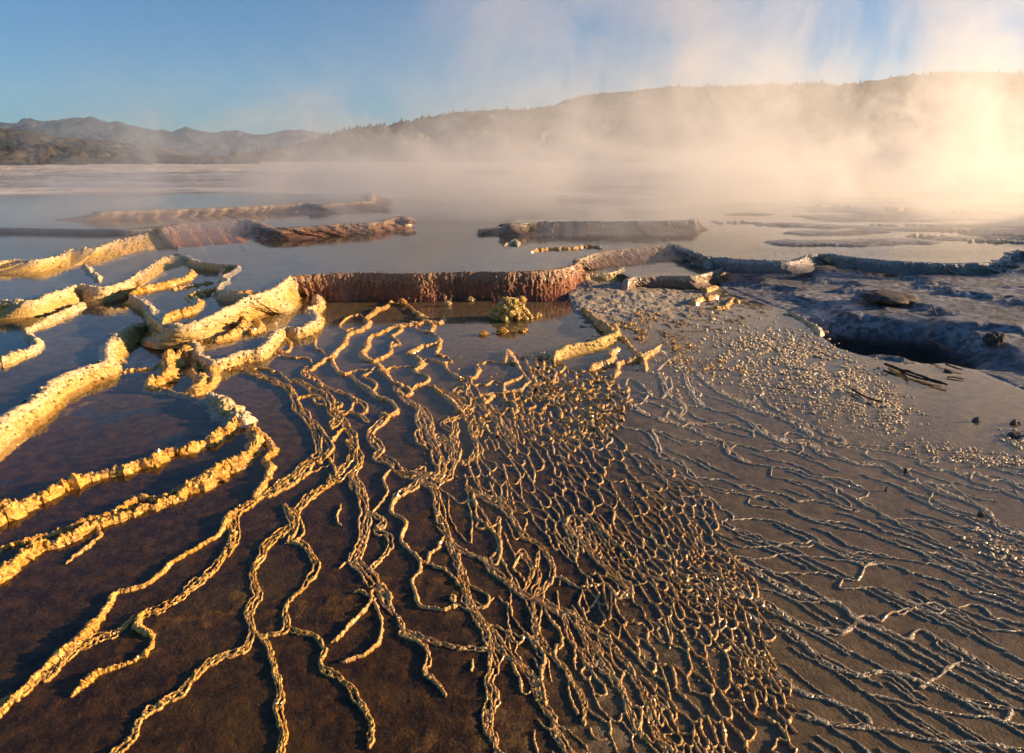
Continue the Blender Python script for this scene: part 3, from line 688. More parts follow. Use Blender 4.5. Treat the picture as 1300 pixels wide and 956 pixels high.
rim('faint dark rim cutting into the main pool near its right end', [(674, 320), (700, 317), (735, 315), (765, 316)], 3, 'amber', LM, **RK)
rim('tiny pointed crust islet in the main pool', [(640, 312), (648, 310), (654, 309), (657, 313)], [3, 5, 8, 4], 'pale', LM, hmax=.08, **RK)

rim('pale thread rim across the wide shelf beneath the bright steam on the right', [(1150, 300), (1190, 302), (1230, 304), (1280, 308), (1340, 312)], 3, 'silt', LM, hmax=.06)
rim('dark straight rim far out on the right shelf, above the pale thread rim', [(1100, 288), (1160, 289), (1220, 294), (1290, 302), (1360, 306)], 3, 'grey', LM, hmax=.08)
rim('farthest curved rim at the foot of the golden steam on the right', [(1032, 262), (1060, 264), (1110, 267), (1200, 270), (1300, 275), (1400, 280)], 3.5, 'silt', LM, hmax=.14)
rim('faint grey rim in the steam left of the farthest curved rim', [(900, 282), (950, 284), (1010, 287), (1060, 289)], 2.4, 'grey', LM, hmax=.08)
# ------------------------------------------------------------------ the braided rims nobody could count
def braids(name, mat, label, lines, wm=1.0, cr=.8, extra=1, hm=.028, hs=.75):
    A = Acc()
    # let every line run on to the neighbour it meets
    DL = [dens(crom(np.asarray(it[0], float)), 4.0) for it in lines]; L2 = []
    for a, it in enumerate(lines):
        pts = [tuple(p) for p in it[0]]
        for end in (0, -1):
            e = np.array(pts[end]); best = None
            for c_, Q in enumerate(DL):
                if c_ == a: continue
                d = np.hypot(*(Q-e).T); k = int(d.argmin())
                if d[k] < 17 and (best is None or d[k] < best[0]): best = (d[k], tuple(Q[k]))
            if best and best[0] > 2: pts.insert(0, best[1]) if end == 0 else pts.append(best[1])
        L2.append((pts,)+tuple(it[1:]))
    lines = L2
    for it in lines:
        pts, w = it[0], it[1]; n = it[2] if len(it) > 2 else 1; kw = dict(crumb=cr, hmax=hm, h=hs, **(it[3] if len(it) > 3 else {}))
        w = (np.asarray(w)*wm) if n == 1 else w
        n = n+extra if n > 2 else n
        P = np.asarray(pts, float)
        if n == 1:
            A.add(*strand(P, float(w) if np.ndim(w) == 0 else w, **kw)); continue
        sp = w                          # a bundle: w is the width of the band
        C = dens(crom(P), 4.0); s = arclen(C)
        T = np.gradient(C, axis=0); T /= np.maximum(np.hypot(*T.T), 1e-6)[:, None]; N = np.stack([-T[:, 1], T[:, 0]], 1)
        offs = []
        for i in range(n):
            o = (i/(n-1)-.5)*sp*1.0+sp*.45*fbm(s/17, i*7.7+len(A.V), 1., 3)
            env = .35+.65*np.clip(np.minimum(s, s[-1]-s)/18, 0, 1)
            o = o*env*(.7+.6*noise3(s/50, i*.1, len(A.V)*1.7)); offs.append(o)
            Q = C+N*o[:, None]
            A.add(*strand(Q, (1.3+1.3*random.random())*wm, wig=1.9, bead=.6, **kw))
        m = int(s[-1]/5.5)                # rungs between the strands, bowed downstream
        for q in range(m):
            k = random.randrange(2, len(C)-2) if len(C) > 6 else 1
            i = random.randrange(n-1)
            a = C[k]+N[k]*offs[i][k]; k2 = min(len(C)-1, k+random.randrange(0, 3)); bb = C[k2]+N[k2]*offs[i+1][k2]
            md = (a+bb)/2+T[k]*random.uniform(2, 6)
            A.add(*strand([a, md, bb], 2.4, wig=.8, hmax=hm*.7, step=1.0))
    o = A.build(name, M[mat], smooth=False); return tag(o, label, 'rim network', None, 'stuff')

G1 = [
 ([(292, 464), (312, 471), (330, 478), (354, 488), (366, 496), (374, 504)], 6, 2),
 ([(366, 490), (374, 504), (380, 520), (388, 530), (394, 538), (404, 552), (406, 566), (408, 578), (400, 586), (390, 592), (374, 604), (360, 612), (350, 616)], 15, 4),
 ([(400, 584), (384, 596), (368, 612), (350, 624), (333, 630), (312, 642), (298, 652), (288, 664)], 13, 4),
 ([(293, 668), (292, 690), (283, 704), (273, 720), (258, 736), (247, 742), (232, 754), (219, 764), (206, 772), (187, 777), (167, 785), (158, 794), (147, 803), (132, 808), (117, 813), (105, 820), (92, 828), (78, 842), (60, 862)], 9, 3),
 (ext([(92, 822), (74, 838), (54, 858), (36, 872)]), 9, 3),
 ([(298, 652), (300, 668), (296, 682), (290, 698), (284, 706)], 9, 2),
 ([(370, 485), (380, 486), (390, 492), (402, 498), (410, 503), (417, 512), (419, 524), (428, 532), (436, 540), (444, 550), (447, 560), (449, 574), (446, 584), (440, 592), (430, 600), (420, 608), (410, 620)], 13, 4),
 ([(440, 560), (450, 572), (456, 586), (450, 600), (444, 612), (447, 622)], 10, 3),
 ([(412, 616), (398, 628), (384, 640), (376, 652), (372, 664), (360, 674), (347, 684), (336, 694), (333, 704), (326, 716), (320, 728), (324, 744), (327, 758), (318, 770), (312, 782), (318, 796), (320, 808), (312, 820), (298, 828), (280, 834), (267, 842), (250, 856), (238, 866)], 12, 4),
 ([(360, 640), (366, 652), (374, 664), (372, 678), (366, 688)], 12, 4),
 (ext([(250, 852), (240, 864), (228, 876)]), 10, 3),
 ([(322, 802), (334, 812), (341, 824), (344, 838), (347, 850), (353, 866), (356, 884), (350, 905), (360, 930), (352, 960)], 12, 3),
 ([(370, 688), (384, 692), (394, 702), (400, 716), (398, 728), (388, 742), (376, 754), (364, 766), (361, 780), (363, 798), (353, 804), (340, 806)], 7, 2),
 ([(364, 798), (382, 804), (397, 808), (408, 818), (413, 826), (407, 840), (412, 850), (430, 860), (446, 874), (452, 890), (470, 915), (468, 950)], 7, 2),
 ([(335, 706), (322, 716)], 4), ([(408, 546), (420, 560), (424, 556), (432, 548), (440, 544)], 4), ([(398, 510), (410, 514), (424, 514), (436, 512)], 2.5), ([(386, 504), (398, 503), (410, 506)], 2.5),
 ([(318, 468), (334, 469), (354, 472), (362, 480), (370, 486)], 3), ([(274, 469), (286, 471), (300, 471)], 2),
 ([(404, 588), (416, 580), (424, 570), (420, 562)], 3), ([(416, 580), (424, 594), (426, 606)], 3),
 ([(424, 516), (430, 528), (428, 538), (420, 540)], 9, 2),
]
G2 = [
 ([(350, 428), (360, 430), (368, 438), (364, 446), (350, 449), (366, 455), (388, 456), (397, 462)], 3),
 ([(397, 462), (388, 468), (386, 474), (396, 480), (404, 487), (418, 493)], 7, 2),
 ([(418, 493), (440, 501), (450, 508), (463, 516)], 4, 2), ([(451, 510), (445, 520), (436, 526), (428, 524)], 3), ([(440, 522), (454, 526), (462, 530), (468, 536)], 5, 2),
 ([(378, 420), (386, 426), (398, 430), (400, 438), (406, 444), (414, 450)], 2.5),
 ([(497, 382), (490, 388), (480, 393), (472, 398), (464, 404), (467, 412), (458, 418), (450, 421), (440, 426), (438, 434), (436, 440), (427, 447), (420, 452), (410, 460), (398, 466), (392, 470)], [7, 8, 8, 8, 8, 8, 7, 6, 7, 7, 7, 8, 6, 5, 5, 4]),
 ([(456, 400), (442, 404), (433, 414), (440, 420), (452, 416)], 2.6),
 ([(422, 456), (424, 462), (428, 470), (434, 474), (441, 477), (447, 471)], 4.5), ([(448, 480), (458, 488), (470, 496), (478, 504)], 5, 2),
 ([(564, 402), (560, 408), (552, 411), (540, 408), (530, 411), (512, 413), (502, 415), (490, 419), (480, 424), (472, 427), (467, 434), (464, 442), (459, 448), (462, 454), (472, 459), (482, 457), (492, 452), (498, 446), (497, 440)], [7, 8, 6, 8, 9, 9, 8, 5, 5, 8, 8, 8, 8, 8, 5, 6, 6, 5, 3]),
 ([(497, 386), (508, 386), (519, 390), (527, 397), (534, 402), (540, 405)], [2, 2, 4, 6, 10, 12]), ([(536, 404), (548, 414), (545, 420), (536, 420)], 6),
 ([(506, 414), (508, 420), (502, 424), (496, 428), (506, 434), (508, 438)], 4),
 ([(528, 419), (544, 423), (554, 428), (557, 434), (548, 438), (536, 440), (526, 444), (516, 449)], [3, 3, 6, 9, 8, 8, 8, 9]),
 ([(556, 432), (557, 442), (555, 450), (566, 453), (574, 459), (566, 462), (556, 460)], [7, 5, 5, 3, 5, 4, 3]),
 ([(516, 450), (530, 453), (537, 460), (534, 467), (527, 471), (538, 476), (544, 482), (536, 487), (528, 489)], [3, 4, 8, 9, 6, 4, 5, 7, 5]),
 ([(541, 457), (552, 460), (564, 465), (568, 470), (576, 476), (588, 483)], [2, 3, 5, 4, 6, 5]),
 ([(540, 491), (550, 492), (558, 500), (572, 510), (582, 520), (588, 526)], [2, 3, 6, 6, 9, 10], 1),
 ([(480, 462), (484, 470), (490, 478), (500, 486), (510, 490), (506, 498), (512, 505)], [7, 9, 9, 4, 6, 6, 6]), ([(482, 464), (472, 470), (460, 478), (470, 483), (478, 488), (474, 496)], 3.5), ([(514, 504), (522, 500), (521, 494), (514, 492)], 5),
 ([(448, 471), (462, 471), (474, 469)], 2, 1, dict(bead=.1)), ([(493, 470), (502, 466), (514, 466), (524, 465)], [4, 4, 2, 2]),
 ([(604, 464), (612, 462), (622, 460), (634, 461), (645, 463)], 2.6), ([(605, 463), (606, 470), (604, 477), (596, 479), (588, 479)], [6, 5, 5, 2, 2]), ([(594, 490), (604, 489), (612, 489), (620, 487), (626, 484)], 3),
 ([(610, 504), (622, 502), (636, 500), (650, 499), (662, 497)], [3, 4, 5, 7, 5]), ([(614, 514), (622, 508), (628, 502)], 6), ([(638, 499), (642, 510), (652, 516), (656, 522), (648, 528)], [6, 5, 6, 8, 5]),
 ([(660, 480), (650, 484), (640, 488), (640, 496)], [6, 6, 5, 4]), ([(644, 446), (648, 454), (654, 462), (657, 468), (666, 476), (672, 486)], [8, 10, 11, 5, 4, 6]),
 ([(660, 470), (672, 474), (676, 480), (672, 486), (664, 492)], 5), ([(706, 472), (690, 468), (680, 472), (672, 470)], 5), ([(676, 490), (690, 487), (704, 486)], 4), ([(676, 502), (690, 506), (704, 506), (720, 500)], 4),
 ([(590, 478), (596, 484), (592, 492), (582, 496), (578, 502), (588, 508), (596, 510)], 12, 3),
]
G3 = [
 ([(450, 484), (462, 490), (470, 496), (480, 504), (492, 509), (500, 514), (503, 522), (494, 527), (484, 526)], [4, 4, 8, 5, 4, 6, 8, 8, 4]),
 ([(490, 526), (482, 538), (474, 544), (468, 552), (472, 560), (480, 566), (482, 574), (476, 579), (488, 584), (498, 590), (498, 596), (510, 602), (522, 606), (530, 610), (520, 618), (508, 624), (500, 632), (496, 646), (498, 654)], 9, 3),
 ([(500, 489), (506, 496), (516, 506), (524, 514), (534, 520), (542, 530), (546, 540), (544, 548), (550, 558)], 13, 4),
 ([(530, 528), (536, 544), (540, 556), (552, 566), (558, 580), (562, 592), (556, 602), (542, 604), (530, 600)], 26, 6),
 ([(560, 556), (574, 566), (576, 580), (572, 594), (562, 604), (550, 608)], 18, 5),
 ([(554, 494), (564, 500), (574, 508), (582, 516), (590, 526), (598, 534), (610, 540), (606, 550)], 13, 4),
 ([(564, 538), (576, 534), (590, 530), (600, 532)], 9, 3), ([(578, 546), (574, 556), (578, 568), (576, 580)], 12, 3),
 ([(588, 486), (596, 500), (600, 510), (592, 520), (584, 524)], 14, 4), ([(610, 512), (620, 524), (632, 534), (640, 544), (650, 556), (654, 562)], 14, 4),
 ([(596, 544), (600, 556), (606, 568), (600, 580), (590, 586)], 9, 3),
 ([(530, 612), (548, 618), (552, 634), (554, 648), (560, 664), (568, 682), (575, 700), (580, 716), (585, 730), (590, 752), (596, 772)], 13, 4),
 ([(590, 752), (602, 776), (613, 794), (620, 812), (622, 832), (622, 850), (620, 867), (626, 890), (618, 915), (630, 950)], 13, 4),
 (ext([(606, 784), (626, 806), (638, 826), (650, 838), (662, 848), (673, 858), (680, 872)]), 10, 3),
 ([(506, 630), (498, 640), (497, 652), (506, 658), (514, 664), (511, 676), (510, 688), (522, 700), (530, 708), (532, 722), (524, 738), (527, 752), (533, 770), (548, 774), (566, 773), (582, 769)], 4.5, 1),
 ([(530, 706), (542, 716), (560, 722), (576, 733), (584, 744)], 3.5), ([(543, 716), (546, 704), (556, 696), (562, 684)], 4),
 ([(590, 740), (602, 748), (619, 756), (619, 768), (608, 772)], 3), ([(575, 756), (574, 762), (580, 768), (590, 774)], 3.5),
 ([(575, 690), (583, 700), (600, 706), (613, 711), (622, 722), (634, 734), (648, 744), (660, 754), (674, 762), (690, 767), (706, 774), (723, 780), (732, 792), (743, 808), (752, 820), (760, 834), (772, 848), (780, 862), (792, 880), (800, 910), (815, 940)], 9, 3),
 ([(593, 618), (606, 628), (620, 638), (632, 642), (646, 652), (656, 668), (666, 684), (680, 690), (692, 702), (700, 720), (700, 732), (692, 744), (680, 754)], 10, 3),
 ([(600, 624), (604, 640), (605, 656), (620, 670), (632, 684), (634, 700), (630, 716)], 4, 1), ([(604, 670), (618, 672), (630, 666)], 3), ([(634, 656), (634, 672), (634, 690), (630, 700), (622, 712)], 4, 2),
 ([(662, 700), (670, 712), (676, 724), (670, 740), (664, 752)], 7, 2), ([(655, 712), (652, 722), (660, 730), (666, 738)], 3), ([(684, 700), (680, 716), (684, 730), (676, 748), (676, 760)], 6, 2),
 ([(674, 763), (678, 780), (680, 800), (688, 812), (696, 826), (706, 838), (716, 850), (728, 868), (740, 890), (742, 920)], 6, 2), ([(706, 820), (705, 834), (712, 846)], 4),
 ([(690, 768), (698, 784), (708, 798), (714, 812), (712, 824)], 3), ([(715, 788), (718, 806), (728, 820), (738, 832), (750, 846)], 4, 2), ([(624, 794), (640, 800), (660, 808), (680, 812)], 3),
 ([(680, 818), (690, 834), (686, 850), (688, 866), (692, 890)], 4), ([(650, 838), (664, 846), (680, 860), (686, 880)], 6, 2),
 ([(700, 733), (716, 736), (728, 744), (738, 748), (752, 744), (770, 743), (778, 752), (786, 760)], 3.5),
 (ext([(720, 778), (736, 786), (752, 800), (766, 812), (778, 822), (790, 838), (800, 850), (806, 864)]), 8, 3),
 ([(723, 657), (738, 658), (760, 668), (772, 682), (790, 697), (800, 708), (812, 718)], 4, 1), ([(718, 668), (736, 684), (750, 700), (764, 716), (778, 728), (790, 740), (800, 752)], 12, 4),
 ([(440, 600), (450, 612), (456, 626), (462, 640), (465, 654), (463, 668), (464, 682), (456, 698), (450, 712), (460, 722), (470, 734), (478, 746), (486, 756), (494, 770), (500, 780)], 14, 4),
 ([(462, 650), (476, 654), (486, 662), (478, 674), (492, 680), (494, 694), (484, 706), (476, 716)], 5, 2), ([(456, 716), (448, 714), (440, 716), (430, 722)], 3),
 ([(498, 776), (508, 788), (514, 802), (530, 806), (548, 814), (566, 820), (590, 823), (613, 824)], 7, 2), ([(508, 806), (526, 812), (541, 822), (544, 838), (538, 852), (552, 866), (566, 884)], 6, 2),
 ([(474, 752), (470, 764), (462, 776), (450, 788), (434, 804), (420, 816)], 4, 1), ([(476, 768), (482, 784), (484, 800), (478, 818), (462, 830), (448, 834), (432, 840)], 4, 1),
 ([(448, 754), (456, 750), (466, 756), (476, 762)], 4), ([(486, 744), (494, 758), (494, 772)], 5),
 ([(433, 640), (428, 656), (434, 668)], 3), ([(486, 606), (492, 622), (484, 640), (474, 650)], 3),
]
G4 = [
 ([(830, 440), (842, 446), (858, 452), (866, 470), (874, 486), (882, 504), (892, 516)], 8, 2),
 ([(834, 470), (842, 484), (848, 498), (860, 506), (870, 518)], 6, 2), ([(834, 470), (846, 460), (860, 452)], 6),
 ([(798, 482), (812, 487), (822, 499), (816, 512), (806, 514)], 4), ([(780, 500), (792, 506), (800, 514), (812, 520), (828, 528), (846, 534), (860, 538)], 6, 2), ([(780, 498), (790, 494), (797, 500), (794, 508)], 5),
 ([(776, 540), (800, 545), (822, 549), (830, 560), (834, 572), (838, 580), (852, 583), (868, 592), (876, 600), (884, 608)], 3.4, 1),
 ([(770, 568), (784, 572), (800, 577), (820, 582), (830, 590), (838, 598), (856, 602), (870, 606), (880, 611), (894, 619)], 3, 1),
 ([(828, 546), (836, 562), (840, 574)], 6), ([(832, 546), (850, 552), (870, 560), (890, 564)], 3),
 ([(850, 524), (862, 530), (874, 536), (890, 540)], 5, 2), ([(750, 560), (756, 570), (770, 566), (776, 556), (764, 550)], 5),
 ([(860, 632), (880, 630), (900, 632), (908, 638), (916, 646), (930, 652)], 3),
 ([(860, 532), (876, 536), (912, 538), (940, 542), (956, 548)], 3), ([(870, 486), (882, 504), (892, 516), (920, 522), (940, 532), (952, 535), (968, 551), (988, 558)], 4.5), ([(950, 536), (966, 548), (984, 556), (1004, 560), (1030, 564), (1046, 576), (1070, 582), (1090, 588), (1120, 592)], 6, 2),
 ([(860, 542), (878, 544), (900, 554), (918, 558)], 5, 2), ([(916, 558), (926, 574), (942, 584), (956, 589)], 6, 2), ([(956, 589), (980, 592), (1010, 596), (1030, 604), (1050, 606), (1076, 608), (1084, 614), (1104, 624)], 3), ([(1104, 625), (1096, 630), (1090, 633), (1100, 641), (1120, 652), (1140, 664), (1160, 674)], 4),
 ([(898, 540), (926, 548), (948, 554), (958, 556)], 3), ([(934, 566), (956, 570), (970, 574), (992, 572), (1016, 574)], 2.6), ([(860, 556), (898, 562), (912, 568)], 3),
 ([(850, 584), (860, 588), (872, 594), (876, 604), (910, 608), (924, 612), (944, 622), (964, 623), (992, 628), (1016, 636), (1040, 636), (1060, 640), (1080, 648)], 3.4),
 ([(860, 604), (878, 610), (894, 618), (920, 623), (940, 627), (956, 633), (966, 630), (984, 638), (994, 644), (1012, 650)], 3), ([(950, 640), (980, 644), (1000, 647), (1030, 660), (1070, 670), (1100, 675), (1140, 690), (1170, 700), (1200, 705), (1240, 716)], 3),
 ([(922, 612), (956, 618), (972, 624)], 2.4), ([(980, 606), (1008, 610), (1036, 622), (1050, 632), (1066, 640), (1090, 648)], 2.4),
 ([(906, 623), (959, 630), (999, 643), (1026, 657), (1073, 663), (1096, 673), (1126, 687), (1156, 697), (1196, 717), (1233, 730), (1266, 743), (1299, 753), (1360, 775)], 3.2),
 ([(1066, 620), (1093, 637), (1126, 657), (1166, 673), (1186, 684), (1213, 700), (1249, 723), (1283, 743), (1330, 765)], 3.2), ([(919, 660), (950, 660), (979, 662), (1026, 677), (1053, 697), (1096, 717), (1126, 717), (1159, 727), (1196, 737), (1226, 750), (1266, 757), (1299, 770), (1350, 790)], 3.4),
 ([(933, 707), (966, 710), (999, 703), (1033, 708), (1066, 710), (1096, 714)], 3), ([(946, 720), (993, 727), (1039, 728), (1079, 735), (1092, 732), (1099, 722), (1110, 714)], 3.4), ([(890, 700), (916, 703), (953, 723), (996, 747), (1036, 760), (1066, 767), (1086, 787), (1113, 797), (1133, 803), (1150, 812), (1160, 804), (1172, 801), (1193, 813), (1226, 830), (1256, 850), (1286, 865), (1330, 890), (1370, 920)], 5, 2),
 ([(910, 728), (933, 740), (976, 750), (1013, 763), (1039, 765)], 3.4), ([(900, 745), (943, 757), (979, 770), (1000, 784), (1020, 794), (1039, 798), (1066, 803), (1080, 798), (1086, 794)], 5, 2), ([(940, 776), (966, 790), (999, 800), (1016, 813), (1033, 830), (1059, 847), (1093, 857), (1113, 852), (1143, 855), (1166, 865), (1193, 875), (1230, 890), (1280, 900)], 4.5, 2),
 ([(1089, 783), (1106, 783), (1119, 790), (1124, 784), (1136, 777), (1163, 773), (1189, 780), (1200, 774)], 4), ([(1066, 747), (1090, 746), (1113, 748), (1134, 756), (1149, 763), (1186, 768), (1213, 774), (1230, 784), (1243, 793), (1266, 800), (1299, 802), (1340, 806)], 3.4), ([(1149, 764), (1162, 770), (1150, 776), (1136, 778)], 3.4),
 ([(1219, 770), (1236, 768), (1249, 770), (1256, 778), (1263, 784), (1280, 787), (1300, 793), (1350, 806)], 3.6), ([(1219, 840), (1206, 846), (1199, 852), (1183, 863), (1170, 872)], 4, 2), ([(1219, 840), (1240, 846), (1266, 857), (1290, 868), (1320, 884)], 3),
 ([(1170, 612), (1189, 620), (1213, 630), (1243, 643), (1256, 650), (1266, 662), (1276, 672), (1296, 678), (1330, 690)], 5, 2), ([(1190, 616), (1200, 616), (1212, 618), (1222, 626), (1236, 636), (1250, 646)], 3.4), ([(1210, 600), (1236, 612), (1266, 620), (1290, 630), (1320, 634)], 4), ([(1236, 600), (1256, 608), (1280, 612), (1300, 621), (1330, 630)], 4), ([(1272, 622), (1284, 624), (1298, 630), (1310, 640)], 3),
 ([(1119, 658), (1150, 660), (1183, 662), (1199, 670), (1233, 670), (1266, 690), (1299, 717), (1330, 730)], 3), ([(1250, 650), (1270, 668), (1290, 676), (1310, 690)], 4),
 ([(1040, 568), (1060, 578), (1092, 590), (1114, 590), (1128, 598), (1140, 606), (1160, 612), (1180, 622), (1200, 630), (1216, 632)], 3.4), ([(1100, 578), (1124, 585), (1140, 592), (1150, 598), (1164, 608)], 3.6), ([(1186, 580), (1212, 586), (1240, 588), (1280, 592), (1320, 600)], 2.6), ([(1168, 588), (1184, 596), (1206, 597), (1220, 602)], 3),
 ([(1040, 556), (1070, 566), (1100, 570), (1130, 574), (1160, 580), (1190, 588)], 2.6), ([(1000, 550), (1030, 556), (1060, 562), (1100, 566), (1140, 568)], 2.6), ([(1270, 580), (1290, 586), (1310, 584)], 3), ([(960, 500), (980, 516), (1010, 530), (1040, 546), (1070, 556)], 6, 2), ([(900, 490), (930, 506), (960, 520), (1000, 534), (1030, 550)], 5, 2), ([(880, 470), (900, 486), (920, 500), (940, 508), (960, 514)], 5, 2),
 ([(1190, 820), (1220, 836)], 2.5), ([(960, 840), (990, 860), (1020, 880), (1060, 892), (1100, 910)], 4, 2), ([(1010, 905), (1060, 920), (1120, 925), (1190, 940), (1260, 945), (1330, 960)], 4, 2), ([(1100, 880), (1150, 892), (1200, 905), (1260, 912), (1330, 930)], 4, 1),
 ([(850, 480), (852, 492), (846, 500), (840, 506)], 4), ([(868, 476), (876, 490), (888, 500)], 4), ([(1180, 640), (1210, 652), (1240, 664), (1262, 678), (1300, 690), (1330, 705)], 3), ([(1000, 612), (1030, 618), (1060, 628), (1080, 640)], 2.5), ([(890, 650), (920, 668), (950, 676), (990, 690), (1030, 694)], 3), ([(900, 672), (930, 690), (960, 694), (1000, 690), (1040, 690), (1080, 700), (1130, 706), (1180, 716), (1230, 726), (1300, 742)], 3),
]
braids('braided_rims', 'gold', 'golden braided rims in the dark lower left', G1, .76, 1.5, 1, .026, .9)
braids('braided_rims', 'amber', 'looping crusted rims around the small pools below the rust wall', G2, .66, 3.6)
braids('braided_rims', 'amber', 'amber braided rims fanning down the bottom centre', G3, .74, 1.4, 1, .026, .9)
braids('braided_rims', 'silt', 'thin pale rims across the wide shallow sheet on the right', G4, .36, .4, 0, .006, .4)

# ------------------------------------------------------------------ honeycomb of tiny rims in the fan
def pip(x, y, P):
    return bool(inside(np.array([x]), np.array([y]), P)[0])
AX, AY = 480.0, 330.0
def comb(poly, size, wpx, amp=.5, seed=1, stretch=2.3, drop=.12, hmax=.02, soft=.6, cross=.15, lmax=70):
    """cell walls of a network whose cells are drawn out down the fan"""
    rg = random.Random(seed); A = Acc()
    xs = [p[0] for p in poly]; ys = [p[1] for p in poly]
    pts = []
    K = stretch
    def fwd(x, y):
        r = math.hypot(x-AX, y-AY); a = math.atan2(y-AY, x-AX); return (math.log(r)*10/K*1.0, a*10)
    def inv(u, v):
        r = math.exp(u*K/10); a = v/10; return AX+r*math.cos(a), AY+r*math.sin(a)
    tries = 60000; cell = {}
    for _ in range(tries):
        x = rg.uniform(min(xs)-30, max(xs)+30); y = rg.uniform(min(ys)-30, max(ys)+30)
        s = size*(.55+.75*(y-440)/420.0)*(1+.85*float(noise3(x/38., y/38., seed)))
        s = max(s, 5)
        u, v = fwd(x, y); r = math.hypot(x-AX, y-AY); su = s/r*10      # spacing in warped units
        ok = True
        for (pu, pv, ps) in cell.get((int(u/2), int(v/2)), ()):
            if (pu-u)**2+(pv-v)**2 < (su*.8)**2: ok = False; break
        if ok:
            pts.append((u, v))
            for i in (-1, 0, 1):
                for j in (-1, 0, 1): cell.setdefault((int(u/2)+i, int(v/2)+j), []).append((u, v, su))
    vs, es, fs, *_ = delaunay_2d_cdt([Vector(p) for p in pts], [], [], 0, 1e-6)
    cc = []
    for f in fs:
        a, b, c = (vs[i] for i in f)
        d = 2*(a.x*(b.y-c.y)+b.x*(c.y-a.y)+c.x*(a.y-b.y))
        if abs(d) < 1e-9: cc.append(None); continue
        ux = (a.length_squared*(b.y-c.y)+b.length_squared*(c.y-a.y)+c.length_squared*(a.y-b.y))/d
        uy = (a.length_squared*(c.x-b.x)+b.length_squared*(a.x-c.x)+c.length_squared*(b.x-a.x))/d
        cc.append((ux, uy))
    em = {}
    for k, f in enumerate(fs):
        for i in range(3):
            e = tuple(sorted((f[i], f[(i+1) % 3]))); em.setdefault(e, []).append(k)
    n = 0
    for e, ff in em.items():
        if len(ff) != 2 or cc[ff[0]] is None or cc[ff[1]] is None: continue
        p, q = cc[ff[0]], cc[ff[1]]
        if math.hypot(p[0]-q[0], p[1]-q[1]) > 1.6*K: continue
        try: a = inv(*p); b = inv(*q)
        except OverflowError: continue
        mx, my = (a[0]+b[0])/2, (a[1]+b[1])/2
        L = math.hypot(a[0]-b[0], a[1]-b[1])
        d_ = math.hypot(mx-AX, my-AY); along_ = abs((b[0]-a[0])*(mx-AX)+(b[1]-a[1])*(my-AY))/max(L*d_, 1e-6)
        if L > lmax or L < 1.5 or not pip(mx, my, poly): continue
        if rg.random() < drop+cross*(along_ < .7)+soft*.6*(float(noise3(mx/35., my/35., seed+.5))+.3): continue
        dn = np.array([mx-AX, my-AY]); dn /= np.hypot(*dn)
        along = abs(((b[0]-a[0])*dn[0]+(b[1]-a[1])*dn[1])/max(L, 1e-6))
        side = np.array([-dn[1], dn[0]])
        a = (a[0]+9*float(noise3(a[0]/30., a[1]/30., 3.3))+3*float(noise3(a[0]/9., a[1]/9., 1.3)), a[1]+9*float(noise3(a[0]/30., a[1]/30., 7.3))+3*float(noise3(a[0]/9., a[1]/9., 4.3)))
        b = (b[0]+9*float(noise3(b[0]/30., b[1]/30., 3.3))+3*float(noise3(b[0]/9., b[1]/9., 1.3)), b[1]+9*float(noise3(b[0]/30., b[1]/30., 7.3))+3*float(noise3(b[0]/9., b[1]/9., 4.3)))
        bow = dn*rg.uniform(.05, .38)*L if along < .75 else side*rg.uniform(-.1, .1)*L
        m1 = np.array(a)*.6+np.array(b)*.4+bow; m2 = np.array(a)*.4+np.array(b)*.6+bow
        w = wpx*rg.uniform(.7, 1.35)*(.75+.5*(my-440)/420)
        A.add(*strand([a, m1, m2, b], w, wig=1.3, bead=.6, hmax=hmax, taper=False, step=1.5, k=7, wl=6, crumb=.35)); n += 1
    print('comb', len(pts), n)
    return A
fan = [(655, 520), (690, 520), (740, 520), (800, 566), (860, 596), (905, 640), (930, 690), (960, 740), (985, 800), (1000, 866), (1030, 1000), (760, 1000), (740, 860), (730, 800), (740, 740), (690, 690), (660, 650), (620, 640), (590, 612), (600, 580), (630, 560)]
o = comb(fan, 9.0, 1.6, seed=3, drop=.06, cross=.05, soft=.35, hmax=.014).build('honeycomb_rims', M['amber'], smooth=False); tag(o, 'dense honeycomb of tiny golden rims sweeping down the centre right', 'rim network', None, 'stuff')
tang = [(660, 450), (720, 462), (770, 468), (805, 505), (785, 545), (740, 565), (690, 565), (640, 560), (596, 556), (600, 530), (640, 515), (660, 500), (676, 490)]
o = comb(tang, 11.0, 2.6, seed=5, stretch=1.6, drop=.25, hmax=.035).build('tangled_rims', M['gold'], smooth=False); tag(o, 'rough tangle of thick golden crusts below the small central pool', 'rim network', None, 'stuff')
mid2 = [(545, 590), (600, 600), (650, 645), (700, 700), (745, 780), (745, 1000), (560, 1000), (600, 860), (590, 760), (560, 680)]
o = comb(mid2, 21.0, 1.5, seed=9, drop=.35, hmax=.012).build('honeycomb_rims', M['amber'], smooth=False); tag(o, 'open golden rim cells between the braids at the bottom centre', 'rim network', None, 'stuff')
